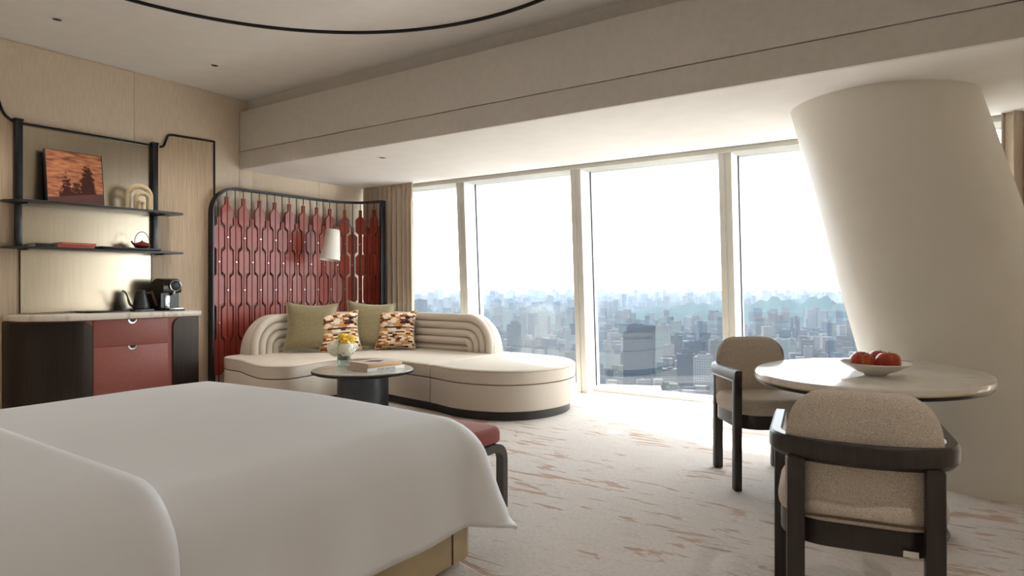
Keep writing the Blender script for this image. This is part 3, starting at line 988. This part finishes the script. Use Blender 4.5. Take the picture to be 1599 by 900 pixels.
cushion('throw_cushion', 'olive velvet cushion at the left of the cushion row', (-5.60, 4.43, .432), math.radians(48), math.radians(16), .53, .16, 'olive', 'olive_edge', G, math.radians(2))
cushion('throw_cushion', 'dashed brown and cream cushion between the two olive cushions', (-5.38, 4.66, .432), math.radians(56), math.radians(17), .44, .14, 'dash', 'piping', G, math.radians(-3))
cushion('throw_cushion', 'olive velvet cushion between the two patterned cushions', (-5.32, 4.98, .432), math.radians(44), math.radians(15), .53, .16, 'olive', 'olive_edge', G, math.radians(4))
cushion('throw_cushion', 'dashed brown and cream cushion at the right of the cushion row', (-5.05, 5.13, .432), math.radians(36), math.radians(18), .44, .14, 'dash', 'piping', G)

# ---------------------------------------------------------------- reading lamp behind the sofa
def lamp():
    bx, by = -6.0, 5.40
    t = thing('floor_lamp', 'arched dark metal reading lamp with a white shade by the red screen', 'lamp', (bx, by, 0))
    MB().lathe([(.001, 0), (.075, 0), (.075, .012), (.02, .02), (.001, .02)], 28).obj('base', 'black', t)
    P = [(0, 0, .02), (0, 0, 1.0), (0, 0, 1.55)] + smooth_open([(0, 0, 1.68), (0, -.03, 1.80), (0, -.12, 1.885), (.0, -.22, 1.875), (.0, -.305, 1.82), (.0, -.325, 1.765)], 5)
    MB().tube(P, .008, 8).obj('pole', 'gunmetal', t)
    m = MB().lathe([(.080, 0), (.116, -.355), (.112, -.355), (.076, -.003), (.01, -.003), (.01, 0)], 36, cap=False)
    m.xf(Matrix.Translation((0, -.325, 1.775)) @ Matrix.Rotation(math.radians(-7), 4, 'X'))
    sh = m.obj('lamp_shade', 'shade', t)
    m = MB().lathe([(.001, -.325), (.1, -.325), (.1, -.332), (.001, -.332)], 28)
    m.xf(Matrix.Translation((0, -.325, 1.775)) @ Matrix.Rotation(math.radians(-7), 4, 'X'))
    m.obj('diffuser', 'shade', sh)
lamp()

# ================================================================ COFFEE TABLE
ct_ = thing('coffee_table', 'round coffee table with stone top and black drum base', 'coffee table', (-4.19, 3.87, 0))
MB().lathe([(.001, 0), (.215, 0), (.215, .39), (.001, .39)], 48).obj('base', 'gunmetal', ct_)
MB().lathe([(.001, .388), (.40, .388), (.425, .398), (.428, .412), (.42, .418), (.001, .418)], 64).obj('rim', 'black', ct_)
MB().lathe([(.001, .417), (.419, .417), (.418, .421), (.001, .421)], 64).obj('top', 'stone', ct_)
ZCT = .421
def spine_text(parent, txt, x, y, z, size, mat, rot):
    cu = bpy.data.curves.new('lettering', 'FONT')
    cu.body = txt; cu.size = size; cu.extrude = .0004; cu.align_x = 'CENTER'; cu.align_y = 'CENTER'
    ob = bpy.data.objects.new('lettering', cu)
    C.objects.link(ob)
    dg = bpy.context.evaluated_depsgraph_get()
    me = bpy.data.meshes.new_from_object(ob.evaluated_get(dg))
    bpy.data.objects.remove(ob)
    me.materials.clear(); me.materials.append(M[mat])
    o = bpy.data.objects.new('lettering', me)
    C.objects.link(o)
    o.location = (x, y, z); o.rotation_euler = rot; o.parent = parent
RB = math.radians(-8)
b1 = book('book', 'white spined book lying under the tan book on the coffee table', (-4.10, 3.93, ZCT), RB, .30, .38, .032, 'cover_grey', 'books on the coffee table', 'cover_white')
spine_text(b1, 'FOUR SEASONS', .1512, 0, .016, .026, 'ink', (PI / 2, 0, PI / 2))
b2 = book('book', 'tan book lying on top of the white spined book on the coffee table', (-4.105, 3.935, ZCT + .032), RB, .28, .35, .034, 'cover_tan', 'books on the coffee table')
MB().box(-.139, .139, -.174, .174, .034, .0346).obj('jacket', 'cover_grey', b2)
MB().prism([(-.02, -.10), (.08, -.02), (.0, .09), (-.07, .0)], .0346, .0352).obj('cover_print', 'cover_black', b2)

def flowers():
    t = thing('flower_vase', 'glass vase of white hydrangea and yellow flowers on the coffee table', 'vase', (-4.42, 3.86, ZCT))
    MB().lathe([(.045, 0), (.055, .004), (.058, .04), (.06, .10), (.068, .13), (.066, .13), (.057, .10), (.054, .04), (.048, .008), (.001, .008)], 28, cap=False).obj('vase', 'vaseglass', t)
    MB().lathe([(.001, .062), (.05, .064), (.054, .10), (.05, .125), (.001, .125)], 20).obj('stems', 'twig', t)
    def ball(n, r, c_, mat, name, sz):
        m = MB()
        for k in range(n):
            z = 1 - 2 * (k + .5) / n; a = k * 2.39996
            q = math.sqrt(1 - z * z)
            d = Vector((q * math.cos(a), q * math.sin(a), z))
            p_ = Vector(c_) + d * r * random.uniform(.88, 1.06)
            u = d.orthogonal().normalized(); v_ = d.cross(u)
            s_ = sz * random.uniform(.8, 1.2); th = random.uniform(0, PI)
            pts = []
            for j in range(5):
                b = th + 2 * PI * j / 5
                pts.append(p_ + (u * math.cos(b) + v_ * math.sin(b)) * s_ + d * s_ * .35)
            o_ = len(m.v)
            m.v += [tuple(p_ - d * s_ * .5)] + [tuple(x) for x in pts] + [tuple(p_ + d * s_ * .2)]
            for j in range(5):
                m.f.append((o_, o_ + 1 + j, o_ + 1 + (j + 1) % 5)); m.f.append((o_ + 6, o_ + 1 + (j + 1) % 5, o_ + 1 + j))
        return m.obj(name, mat, t, smooth=0)
    for c_, r in (((-.045, -.05, .165), .066), ((.05, -.015, .165), .064), ((0, .055, .17), .066), ((.0, 0, .2), .07)):
        ball(150, r, c_, 'petal_white', 'hydrangea', .013)
    for c_, r in (((.01, -.015, .252), .04), ((.05, .03, .235), .04), ((.045, -.03, .215), .036)):
        ball(60, r, c_, 'petal_yellow', 'yellow_bloom', .015)
    MB().add([(.0, -.06, .215), (.02, -.075, .235), (.035, -.06, .24), (.015, -.05, .225)], [(0, 1, 2, 3)]).obj('leaf', 'leaf', t)
flowers()

# ================================================================ DINING SET
def oval_table():
    t = thing('dining_table', 'oval marble dining table with dark bronze edge on a disc base', 'dining table', (-.356, 3.63, 0), rz=math.radians(-10.3))
    a, b = .506, .631
    MB().slab(ellipse(a, b, 96), .69, .72, .01, .006, 4).obj('top', 'marble', t)
    MB().slab(ellipse(a - .006, b - .006, 96), .668, .69, .003, .012, 3).obj('edge_band', 'black', t)
    MB().tube([(x, y, .689) for x, y in ellipse(a - .004, b - .004, 96)], .003, 6, True).obj('brass_line', 'cover_tan', t)
    MB().lathe([(.001, .03), (.12, .03), (.075, .08), (.07, .6), (.14, .668), (.001, .668)], 36, (0, -.05, 0)).obj('pedestal', 'black', t)
    MB().lathe([(.001, 0), (.34, 0), (.35, .012), (.34, .03), (.001, .034)], 64, (-.0, -.10, 0)).obj('base', 'black', t)
oval_table()

def bowl():
    t = thing('fruit_bowl', 'shallow white porcelain bowl holding the apples', 'bowl', (-.318, 3.50, .72))
    MB().lathe([(.001, .0), (.045, .0), (.05, .006), (.1, .026), (.152, .056), (.15, .06), (.098, .033), (.05, .014), (.001, .012)], 48).obj('dish', 'porcelain', t)
bowl()
def apple(x, y, z, r, label, rx=0.0, rz=0.0):
    t = thing('apple', label, 'apple', (x, y, z), group='apples in the white bowl')
    t.rotation_euler = (rx, .1, rz)
    prof = []
    for k in range(15):
        a = -PI / 2 + PI * k / 14
        rr = r * math.cos(a) * (1 + .08 * math.sin(a))
        zz = r * .92 * math.sin(a)
        if a > 1.0: zz -= r * .55 * (a - 1.0) ** 1.3
        if a < -1.1: zz += r * .3 * (-1.1 - a)
        prof.append((max(.0008, rr), zz + r * .86))
    MB().lathe(prof, 24).obj('flesh', 'apple', t)
    MB().tube([(0, 0, r * 1.25), (.003, 0, r * 1.5), (.008, 0, r * 1.78)], .0022, 6).obj('stem', 'twig', t)
apple(-.375, 3.47, .738, .052, 'red apple on the left in the white bowl', .2)
apple(-.262, 3.475, .738, .054, 'red and yellow apple on the right in the white bowl', -.1, 1.0)
apple(-.312, 3.578, .742, .05, 'red apple at the back of the white bowl', .15, 2.0)

def armchair(label, loc, rz):
    t = thing('dining_armchair', label, 'armchair', loc, rz, 'dining armchairs')
    # local: origin under the middle of the back rail, front = +y
    hw = .25
    def upath(hw, depth, rc):
        P = [(-hw, depth), (-hw, depth * .75), (-hw, depth * .5)]
        P += [(-hw + rc - rc * math.cos(a), rc * .85 - rc * .85 * math.sin(a)) for a in [PI / 2 * k / 8 for k in range(9)]]
        Q = [(-x, y) for x, y in reversed(P)]
        return P + [(-.04, -.004), (.04, -.004)] + Q
    P = upath(hw, .50, .19)
    w, h = .021, .034
    zc = .633
    sec = [(-w, zc - h + .01), (-w + .008, zc - h), (w - .012, zc - h), (w, zc - h + .014), (w, zc + h - .012), (w - .008, zc + h), (-w + .006, zc + h), (-w, zc + h - .006)]
    MB().sweep(P, sec).obj('arm_rail', 'darkwood', t, smooth=40)
    for sx in (-1, 1):
        x = sx * (hw - .001)
        l = MB().box(x - .021, x + .021, .452, .502, 0.0, .648, .007).obj('leg', 'darkwood', t)
        MB().box(x - .018, x + .018, .456, .498, 0, .006).obj('glide', 'plastic', l)
        x = sx * .185
        l = MB().box(x - .026, x + .026, -.008, .04, 0.0, .61, .008).obj('leg', 'darkwood', t)
        MB().box(x - .02, x + .02, 0, .034, 0, .006).obj('glide', 'plastic', l)
    so_ = rrect(-.243, .243, .02, .505, .15, 8)
    MB().slab(offset(so_, -.008), .335, .415, .006, .006, 2).obj('seat_frame', 'darkwood', t)
    sc = MB().slab(so_, .405, .50, .045, .03, 5).obj('seat_cushion', 'boucle', t, smooth=60)
    # upholstered back, rounded top, following the curve of the rail
    nu, nv = 28, 14
    z0, zt, rc = .425, .82, .115
    BW = .218
    def yb(x): return .028 + 1.6 * max(0.0, abs(x) - .06) ** 2.0
    def topz(x):
        e = BW - abs(x)
        if e >= rc: return zt
        return zt - rc + math.sqrt(max(0, rc * rc - (rc - e) ** 2))
    R = []
    for i in range(nu + 1):
        u = math.sin(PI / 2 * (-1 + 2 * i / nu))
        x = BW * u
        tz = max(topz(x), z0 + .10)
        d = (1.6 * 2 * max(0.0, abs(x) - .06)) * (1 if x > 0 else -1)
        nn = Vector((-d, 1)).normalized()
        th = .07 * (1 - .55 * abs(u) ** 6)
        rec = lambda z: -.03 * max(0.0, (z - .667) / .18)
        prof = [(.012, z0), (0, z0 + .02), (0, .55), (0, tz - .05), (.008, tz - .018), (.022, tz - .003), (.04, tz), (th - .018, tz - .006), (th - .004, tz - .024), (th, tz - .06), (th, .55), (th, z0 + .02), (th - .01, z0)]
        R.append([(x + nn.x * o_, yb(x) + nn.y * o_ + rec(z), z) for o_, z in prof])
    bk = MB().rings(R).obj('backrest', 'boucle', t, smooth=60)
    MB().box(-.19, .19, .012, .02, .43, .437).obj('seam', 'seam', bk)
    MB().box(.105, .145, .014, .019, .345, .362).obj('care_tag', 'tagwhite', t)
    return t
armchair('oatmeal fabric armchair seen from behind, its dark curved rail nearest the camera', (-.232, 2.20, 0), math.radians(9.5))
armchair('oatmeal fabric armchair by the window, left of the oval table', (-1.10, 4.22, 0), math.radians(-52.7 - 90))

# ================================================================ BED
def prof(t, r, fl):
    if t <= 0: return 0.0, 0.0
    q = r * PI / 2
    if t < q: return r * math.sin(t / r), r * (1 - math.cos(t / r))
    return r + fl * (t - q), r + (t - q)
BX, WX, WY, ZBED = -2.60, .83, 2.02, .605
def bed_surface(u, v, off=0.0, drop=.34):
    a, b = max(0.0, abs(u) - WX), max(0.0, v - WY)
    sx = 1 if u > 0 else -1
    r = .17
    rho = math.hypot(a, b)
    ph = math.atan2(b, a) if rho > 0 else 0
    o_, d_ = prof(rho, r + off * .8, .05)
    k = math.sin(2 * ph)
    lim = .425
    if d_ > lim:
        o_ += (d_ - lim) * .12; d_ = lim + (d_ - lim) * .28
    if rho > 0:
        o_ += .13 * k * min(1.0, d_ / .4) ** 1.1
    crown = .012 * (1 - min(1.0, (abs(u) / WX)) ** 2)
    wr = .005 * math.sin(3.1 * v + 2 * u + .6) * math.sin(2.3 * u + 1.3) + .0015 * math.sin(6.3 * v - 4 * u)
    fold = .006 * math.sin(15 * (v if b == 0 else u)) * min(1, d_ / .3) if rho > 0 else 0
    x = BX + sx * (min(abs(u), WX) + (o_ + fold) * math.cos(ph))
    y = min(v, WY) + (o_ + fold) * math.sin(ph)
    return (x, y, ZBED + off + crown * 1.0 + wr - d_)
def sheet_mesh(u0, u1, v0, v1, nu, nv, offf):
    V, F = [], []
    for j in range(nv + 1):
        v = v0 + (v1 - v0) * j / nv
        for i in range(nu + 1):
            u = u0 + (u1 - u0) * i / nu
            V.append(bed_surface(u, v, offf(v)))
    for j in range(nv):
        for i in range(nu):
            F.append((j * (nu + 1) + i, j * (nu + 1) + i + 1, (j + 1) * (nu + 1) + i + 1, (j + 1) * (nu + 1) + i))
    return MB().add(V, F)
def bed():
    t = thing('bed', 'wide bed with a beige leather base and upholstered headboard', 'bed', (BX, 1.0, 0))
    def P(m): return m.xf(Matrix.Translation((-BX, -1.0, 0)))
    P(MB().slab(rrect(-3.55, -1.65, -.45, 2.13, .05), .03, .30, .012, .006, 2)).obj('base', 'bedbase', t)
    P(MB().box(-1.652, -1.646, 1.99, 1.996, .035, .295)).obj('base_seam', 'seam', t)
    P(MB().box(-3.45, -1.75, -.4, 2.05, 0.0, .03)).obj('plinth', 'plinth', t)
    P(MB().slab(rrect(-3.52, -1.68, -.42, 2.10, .09), .30, .56, .06, .03, 4)).obj('mattress', 'linen', t)
    P(MB().box(-3.75, -1.45, -.74, -.5, 0, 1.15, .05, 3)).obj('headboard', 'bedbase', t)
bed()
L_ = WX + .17 * PI / 2 + .245
dv = sheet_mesh(-L_, L_, -.42, WY + .52, 110, 120, lambda v: 0.0).xf(Matrix.Translation((-BX, -1, -ZBED))).obj('duvet', 'linen', None, (BX, 1, ZBED), smooth=80)
md = dv.modifiers.new('thick', 'SOLIDIFY'); md.thickness = .018; md.offset = -1
tag(dv, 'smooth white duvet spread over the bed and hanging at the foot', 'duvet')
def foff(v):
    e = .87
    d = e - v
    if d >= .07: return .055
    if d <= 0: return .004
    return .004 + .051 * math.sqrt(max(0, 1 - (1 - d / .07) ** 2))
fd = MB()
dv2 = sheet_mesh(-L_ - .02, L_ + .02, -.42, .87, 110, 80, foff).xf(Matrix.Translation((-BX, -.3, -ZBED))).obj('folded_coverlet', 'linen', None, (BX, .3, ZBED), smooth=80)
tag(dv2, 'white turned-back bedding layer with a rounded fold nearest the camera', 'bedding')
for i, x in enumerate((-3.1, -2.1)):
    m = MB()
    n = 16
    V = []
    for sg in (1, -1):
        for j in range(n + 1):
            for k in range(n + 1):
                uu, vv = -1 + 2 * k / n, -1 + 2 * j / n
                V.append((.4 * uu * (1 - .06 * (1 - vv * vv)), .26 * vv * (1 - .06 * (1 - uu * uu)), sg * .09 * ((1 - uu ** 4) * (1 - vv ** 4)) ** .5))
    q = (n + 1) ** 2
    F = [(s_ * q + j * (n + 1) + k, s_ * q + j * (n + 1) + k + 1, s_ * q + (j + 1) * (n + 1) + k + 1, s_ * q + (j + 1) * (n + 1) + k) for s_ in (0, 1) for j in range(n) for k in range(n)]
    pl = m.add(V, F).obj('pillow', 'linen', None, (x, -.2, .785), smooth=80)
    tag(pl, 'white pillow at the bed head, ' + ('farther from' if i == 0 else 'nearer') + ' the dining table', 'pillow', 'pillows')

def bench():
    t = thing('bench', 'red upholstered bench with dark curved frame at the bed foot', 'bench', (-2.65, 2.53, 0))
    x1, y0, y1 = .74, -.20, .20
    MB().slab(rrect(-.735, .735, y0 + .005, y1 - .005, .05), .340, .425, .035, .02, 4).obj('seat', 'bench_red', t, smooth=60)
    for sx in (-1, 1):
        x = sx * (x1 - .02)
        P = [(y0, 0), (y0, .25)] + [(y0 + .07 - .07 * math.cos(a), .25 + .07 * math.sin(a)) for a in [PI / 2 * k / 6 for k in range(1, 7)]]
        P += [(-p[0], p[1]) for p in reversed(P)]
        R = []
        for i, (y, z) in enumerate(P):
            a = Vector(P[max(0, i - 1)]); b = Vector(P[min(len(P) - 1, i + 1)])
            tn = (b - a).normalized(); nr = Vector((-tn.y, tn.x))
            R.append([(x + dx, y + nr.x * o_, z + nr.y * o_) for dx, o_ in ((-.022, -.02), (.022, -.02), (.022, .02), (-.022, .02))])
        MB().rings(R).obj('leg_frame', 'benchwood', t, smooth=30)
    MB().box(-x1 + .04, x1 - .04, -.15, .15, .315, .341, .004).obj('seat_frame', 'benchwood', t)
bench()

# ================================================================ CURTAINS
def curtain(label, x0, x1, y, folds, seed, taper=0.0):
    rnd = random.Random(seed)
    n = int(folds * 12)
    ph = [rnd.uniform(-.5, .5) for _ in range(8)]
    def row(z, amp):
        P = []
        for i in range(n + 1):
            u = i / n
            a = 2 * PI * folds * u + .6 * math.sin(5 * u + ph[0]) + .3 * math.sin(13 * u + ph[1])
            xx = x0 + (x1 + taper * (1 - z / ZS) - x0) * u
            P.append((xx + .012 * math.sin(2 * a + ph[2]), y + amp * math.sin(a) * (1 + .3 * math.sin(7 * u + ph[3])), z))
        return P
    zs = [.012, .3, .8, 1.3, 1.8, 2.1, 2.3, ZS - .004]
    R = [row(z, .034 if z < 2.2 else .022) for z in zs]
    V = [p for r in R for p in r]; m = n + 1
    F = [(j * m + i, j * m + i + 1, (j + 1) * m + i + 1, (j + 1) * m + i) for j in range(len(R) - 1) for i in range(n)]
    o = MB().add([(a - (x0 + x1) / 2, b - y, c_) for a, b, c_ in V], F).obj('curtain', 'curtain', None, ((x0 + x1) / 2, y, 0), smooth=80)
    md = o.modifiers.new('thick', 'SOLIDIFY'); md.thickness = .006
    tag(o, label, 'curtain', 'window curtains')
curtain('taupe linen curtain gathered beside the red screen', -6.33, -5.46, 5.86, 11, 3, .03)
curtain('taupe linen curtain hanging behind the slanting column', .26, 1.2, 5.86, 8, 5)

# ================================================================ THE CITY FAR BELOW
GZ = -260.0
def cxy(az, dist):
    a = math.radians(az)
    return dist * math.sin(a), dist * math.cos(a)
gr = MB().add([(-16000, 120, GZ), (9000, 120, GZ), (9000, 16500, GZ), (-16000, 16500, GZ)], [(0, 1, 2, 3)]).obj('city_ground', 'ground', smooth=0)
struct(gr, 'grey green city floor far below the tower', 'ground')
GRP = 'hazy city buildings seen from the window'
def tower(name, label, az, dist, wx, wy, h, mat, rot=0.0, setback=None, group=None, roof=True):
    x, y = cxy(az, dist)
    t = thing(name, label, 'building', (x, y, GZ), math.radians(rot), group)
    MB().box(-wx / 2, wx / 2, -wy / 2, wy / 2, 0, h).obj('block', mat, t, smooth=0)
    if setback:
        a, b, hh = setback
        MB().box(-wx / 2 * a + wx * .06, wx / 2 * a + wx * .06, -wy / 2 * b, wy / 2 * b, h, h + hh).obj('setback', mat, t, smooth=0)
        h += hh
    if roof:
        MB().box(-wx * .22, wx * .15, -wy * .2, wy * .2, h, h + 5).obj('roof_plant', 'city_grey', t, smooth=0)
    return t
tower('office_tower', 'dark blue glass office tower with a stepped top, largest in the window view', -23.3, 1700, 74, 52, 137, 'city_glass', 14, (.9, .85, 16))
tower('apartment_tower', 'pale lattice-fronted tower just behind the dark office tower', -21.3, 2250, 40, 34, 122, 'city_pale', 10, None)
tower('office_tower', 'grey slab tower right of the dark office tower, nearer the armchair', -19.4, 1720, 46, 36, 82, 'city_grey', 20, (.6, .6, 8))
tower('apartment_tower', 'pale tower right of the grey slab tower beside the armchair back', -18.0, 1650, 40, 40, 84, 'city_pale', 8, (.7, .7, 6))
tower('apartment_tower', 'slim white tower seen just above the far armchair', -9.9, 2100, 22, 20, 78, 'city_pale', 15)
tower('office_tower', 'dark twin block rising over the sofa chaise', -34.2, 2500, 48, 40, 104, 'city_glass', 25, (.6, .6, 10))
tower('office_tower', 'hazy block seen above the round end of the sofa', -32.0, 2300, 36, 44, 62, 'city_grey', 5, (.7, .6, 6))
tower('apartment_tower', 'tall faint tower close to the gathered curtain', -42.4, 3600, 60, 50, 172, 'city_grey', 12)
def hall():
    x, y = cxy(-24.6, 1470)
    t = thing('exhibition_hall', 'broad low white-roofed hall in front of the dark office tower', 'building', (x, y, GZ), math.radians(24))
    MB().box(-75, 75, -32, 32, 0, 26).obj('block', 'city_grey', t, smooth=0)
    MB().box(-80, 80, -37, 37, 26, 30).obj('roof', 'whiteroof', t, smooth=0)
    fin = MB().box(-1.3, 1.3, -1.5, 1.5, 0, 26).obj('fin', 'whiteroof', t, smooth=0)
    fin.location = (-75, -35, 0)
    for k in range(1, 26):
        link('fin', fin.data, t, (-75 + 6 * k, -35, 0))
    for k in range(11):
        link('fin', fin.data, t, (78, -32 + 6.4 * k, 0))
hall()
rnd = random.Random(11)
mats = ['city_pale', 'city_grey', 'city_tan', 'city_pale', 'city_glass']
kinds = [('apartment_block', 'pale apartment block among the hazy roofs below'), ('office_block', 'grey office block among the hazy roofs below'), ('apartment_block', 'tan apartment block among the hazy roofs below'),
         ('apartment_block', 'pale apartment block among the hazy roofs below'), ('office_block', 'dark glazed block among the hazy roofs below')]
named = [(-23.3, 1700), (-21.3, 2250), (-19.4, 1720), (-18, 1650), (-9.9, 2100), (-34.2, 2500), (-32, 2300), (-42.4, 3600), (-24.6, 1470)]
def free(az, d):
    x, y = cxy(az, d)
    for a, b in named:
        X, Y = cxy(a, b)
        if math.hypot(x - X, y - Y) < 95: return False
    return True
def spec(az, d):
    near = d < 2600
    h = rnd.choice((18, 24, 30, 40, 55)) if rnd.random() < .75 else rnd.uniform(60, 95 if near else 130)
    if -29 < az < -17 and d < 1700: h = min(h, 40)
    return rnd.uniform(18, 46), rnd.uniform(16, 36), h, rnd.uniform(-10, 40)
cnt = 0
while cnt < 130:
    az, d = rnd.uniform(-46, -5), rnd.uniform(1150, 2700)
    if not free(az, d): continue
    named.append((az, d)) if cnt % 2 == 0 else None
    wx, wy, h, ro = spec(az, d)
    k = rnd.randrange(5)
    x, y = cxy(az, d)
    m = MB().box(-wx / 2, wx / 2, -wy / 2, wy / 2, 0, h).box(-wx * .2, wx * .2, -wy * .25, wy * .1, h, h + 4)
    o = m.obj(kinds[k][0], mats[k], None, (x, y, GZ), math.radians(ro), smooth=0)
    tag(o, kinds[k][1], 'building', GRP + ', ' + kinds[k][1].split(' ')[0])
    cnt += 1
for mi, mat in enumerate(('city_pale', 'city_grey', 'city_tan')):
    m = MB()
    for k in range(1600):
        az = rnd.uniform(-50, 6)
        d = 1150 + 11500 * rnd.random() ** 1.6
        if -25 < az and 4200 < d < 6600: continue
        x, y = cxy(az, d)
        wx, wy, h, ro = spec(az, d)
        sc = .55 + d / 7000
        if d < 2700: h = min(h, 34)
        if d < 3200 and not free(az, d): continue
        h *= 1 + (d > 7000) * rnd.random() * .4
        b = MB().box(-wx / 2 * sc, wx / 2 * sc, -wy / 2 * sc, wy / 2 * sc, 0, h)
        b.xf(Matrix.Translation((x, y, GZ)) @ Matrix.Rotation(math.radians(ro), 4, 'Z'))
        m.add(b.v, b.f)
    o = m.obj('distant_city', mat, smooth=0)
    tag(o, ('pale', 'grey', 'tan')[mi] + ' mass of tiny distant buildings fading to the horizon', 'buildings', kind='stuff')
def hills(name, label, az0, az1, r0, r1, hfun, seed):
    rn = random.Random(seed)
    ph = [rn.uniform(0, 6) for _ in range(8)]
    na, nr = 140, 14
    V, F = [], []
    for j in range(nr + 1):
        r = r0 + (r1 - r0) * j / nr
        for i in range(na + 1):
            az = az0 + (az1 - az0) * i / na
            e = math.sin(PI * i / na) ** .5
            s_ = math.sin(PI * min(1, max(0, j / nr))) ** .9
            n_ = .72 + .14 * math.sin(az * 1.9 + ph[0] + r * .002) + .1 * math.sin(az * 4.7 + ph[1] - r * .004) + .05 * math.sin(az * 11 + ph[2] + r * .01)
            x, y = cxy(az, r)
            V.append((x, y, GZ - 3 + hfun * e * s_ * n_))
    m = na + 1
    for j in range(nr):
        for i in range(na):
            F.append((j * m + i, j * m + i + 1, (j + 1) * m + i + 1, (j + 1) * m + i))
    o = MB().add(V, F).obj(name, 'hill', smooth=80)
    tag(o, label, 'hill')
hills('wooded_hill', 'long wooded hill ridge in the haze at the right of the view', -24, 14, 4400, 6600, 190, 4)
hills('wooded_hill', 'low wooded rise in the haze beyond the sofa', -47, -27, 3600, 5000, 120, 9)

# haze: a real scattering layer of air lying over the city, below the window
def haze():
    m = MB().box(-15800, 8900, 220, 16400, GZ + .5, -16)
    t = NT('haze_air')
    t.t.nodes.remove(t.p)
    v = t.n('ShaderNodeVolumeScatter')
    v.inputs['Color'].default_value = (0.029, 0.0365, 0.0455, 1)
    v.inputs['Density'].default_value = 0.00054
    v.inputs['Anisotropy'].default_value = 0.2
    t.l(v.outputs[0], t.out.inputs['Volume'])
    o = m.obj('haze', t.m, smooth=0)
    tag(o, 'pale blue haze lying over the city', 'haze', kind='stuff')
haze()
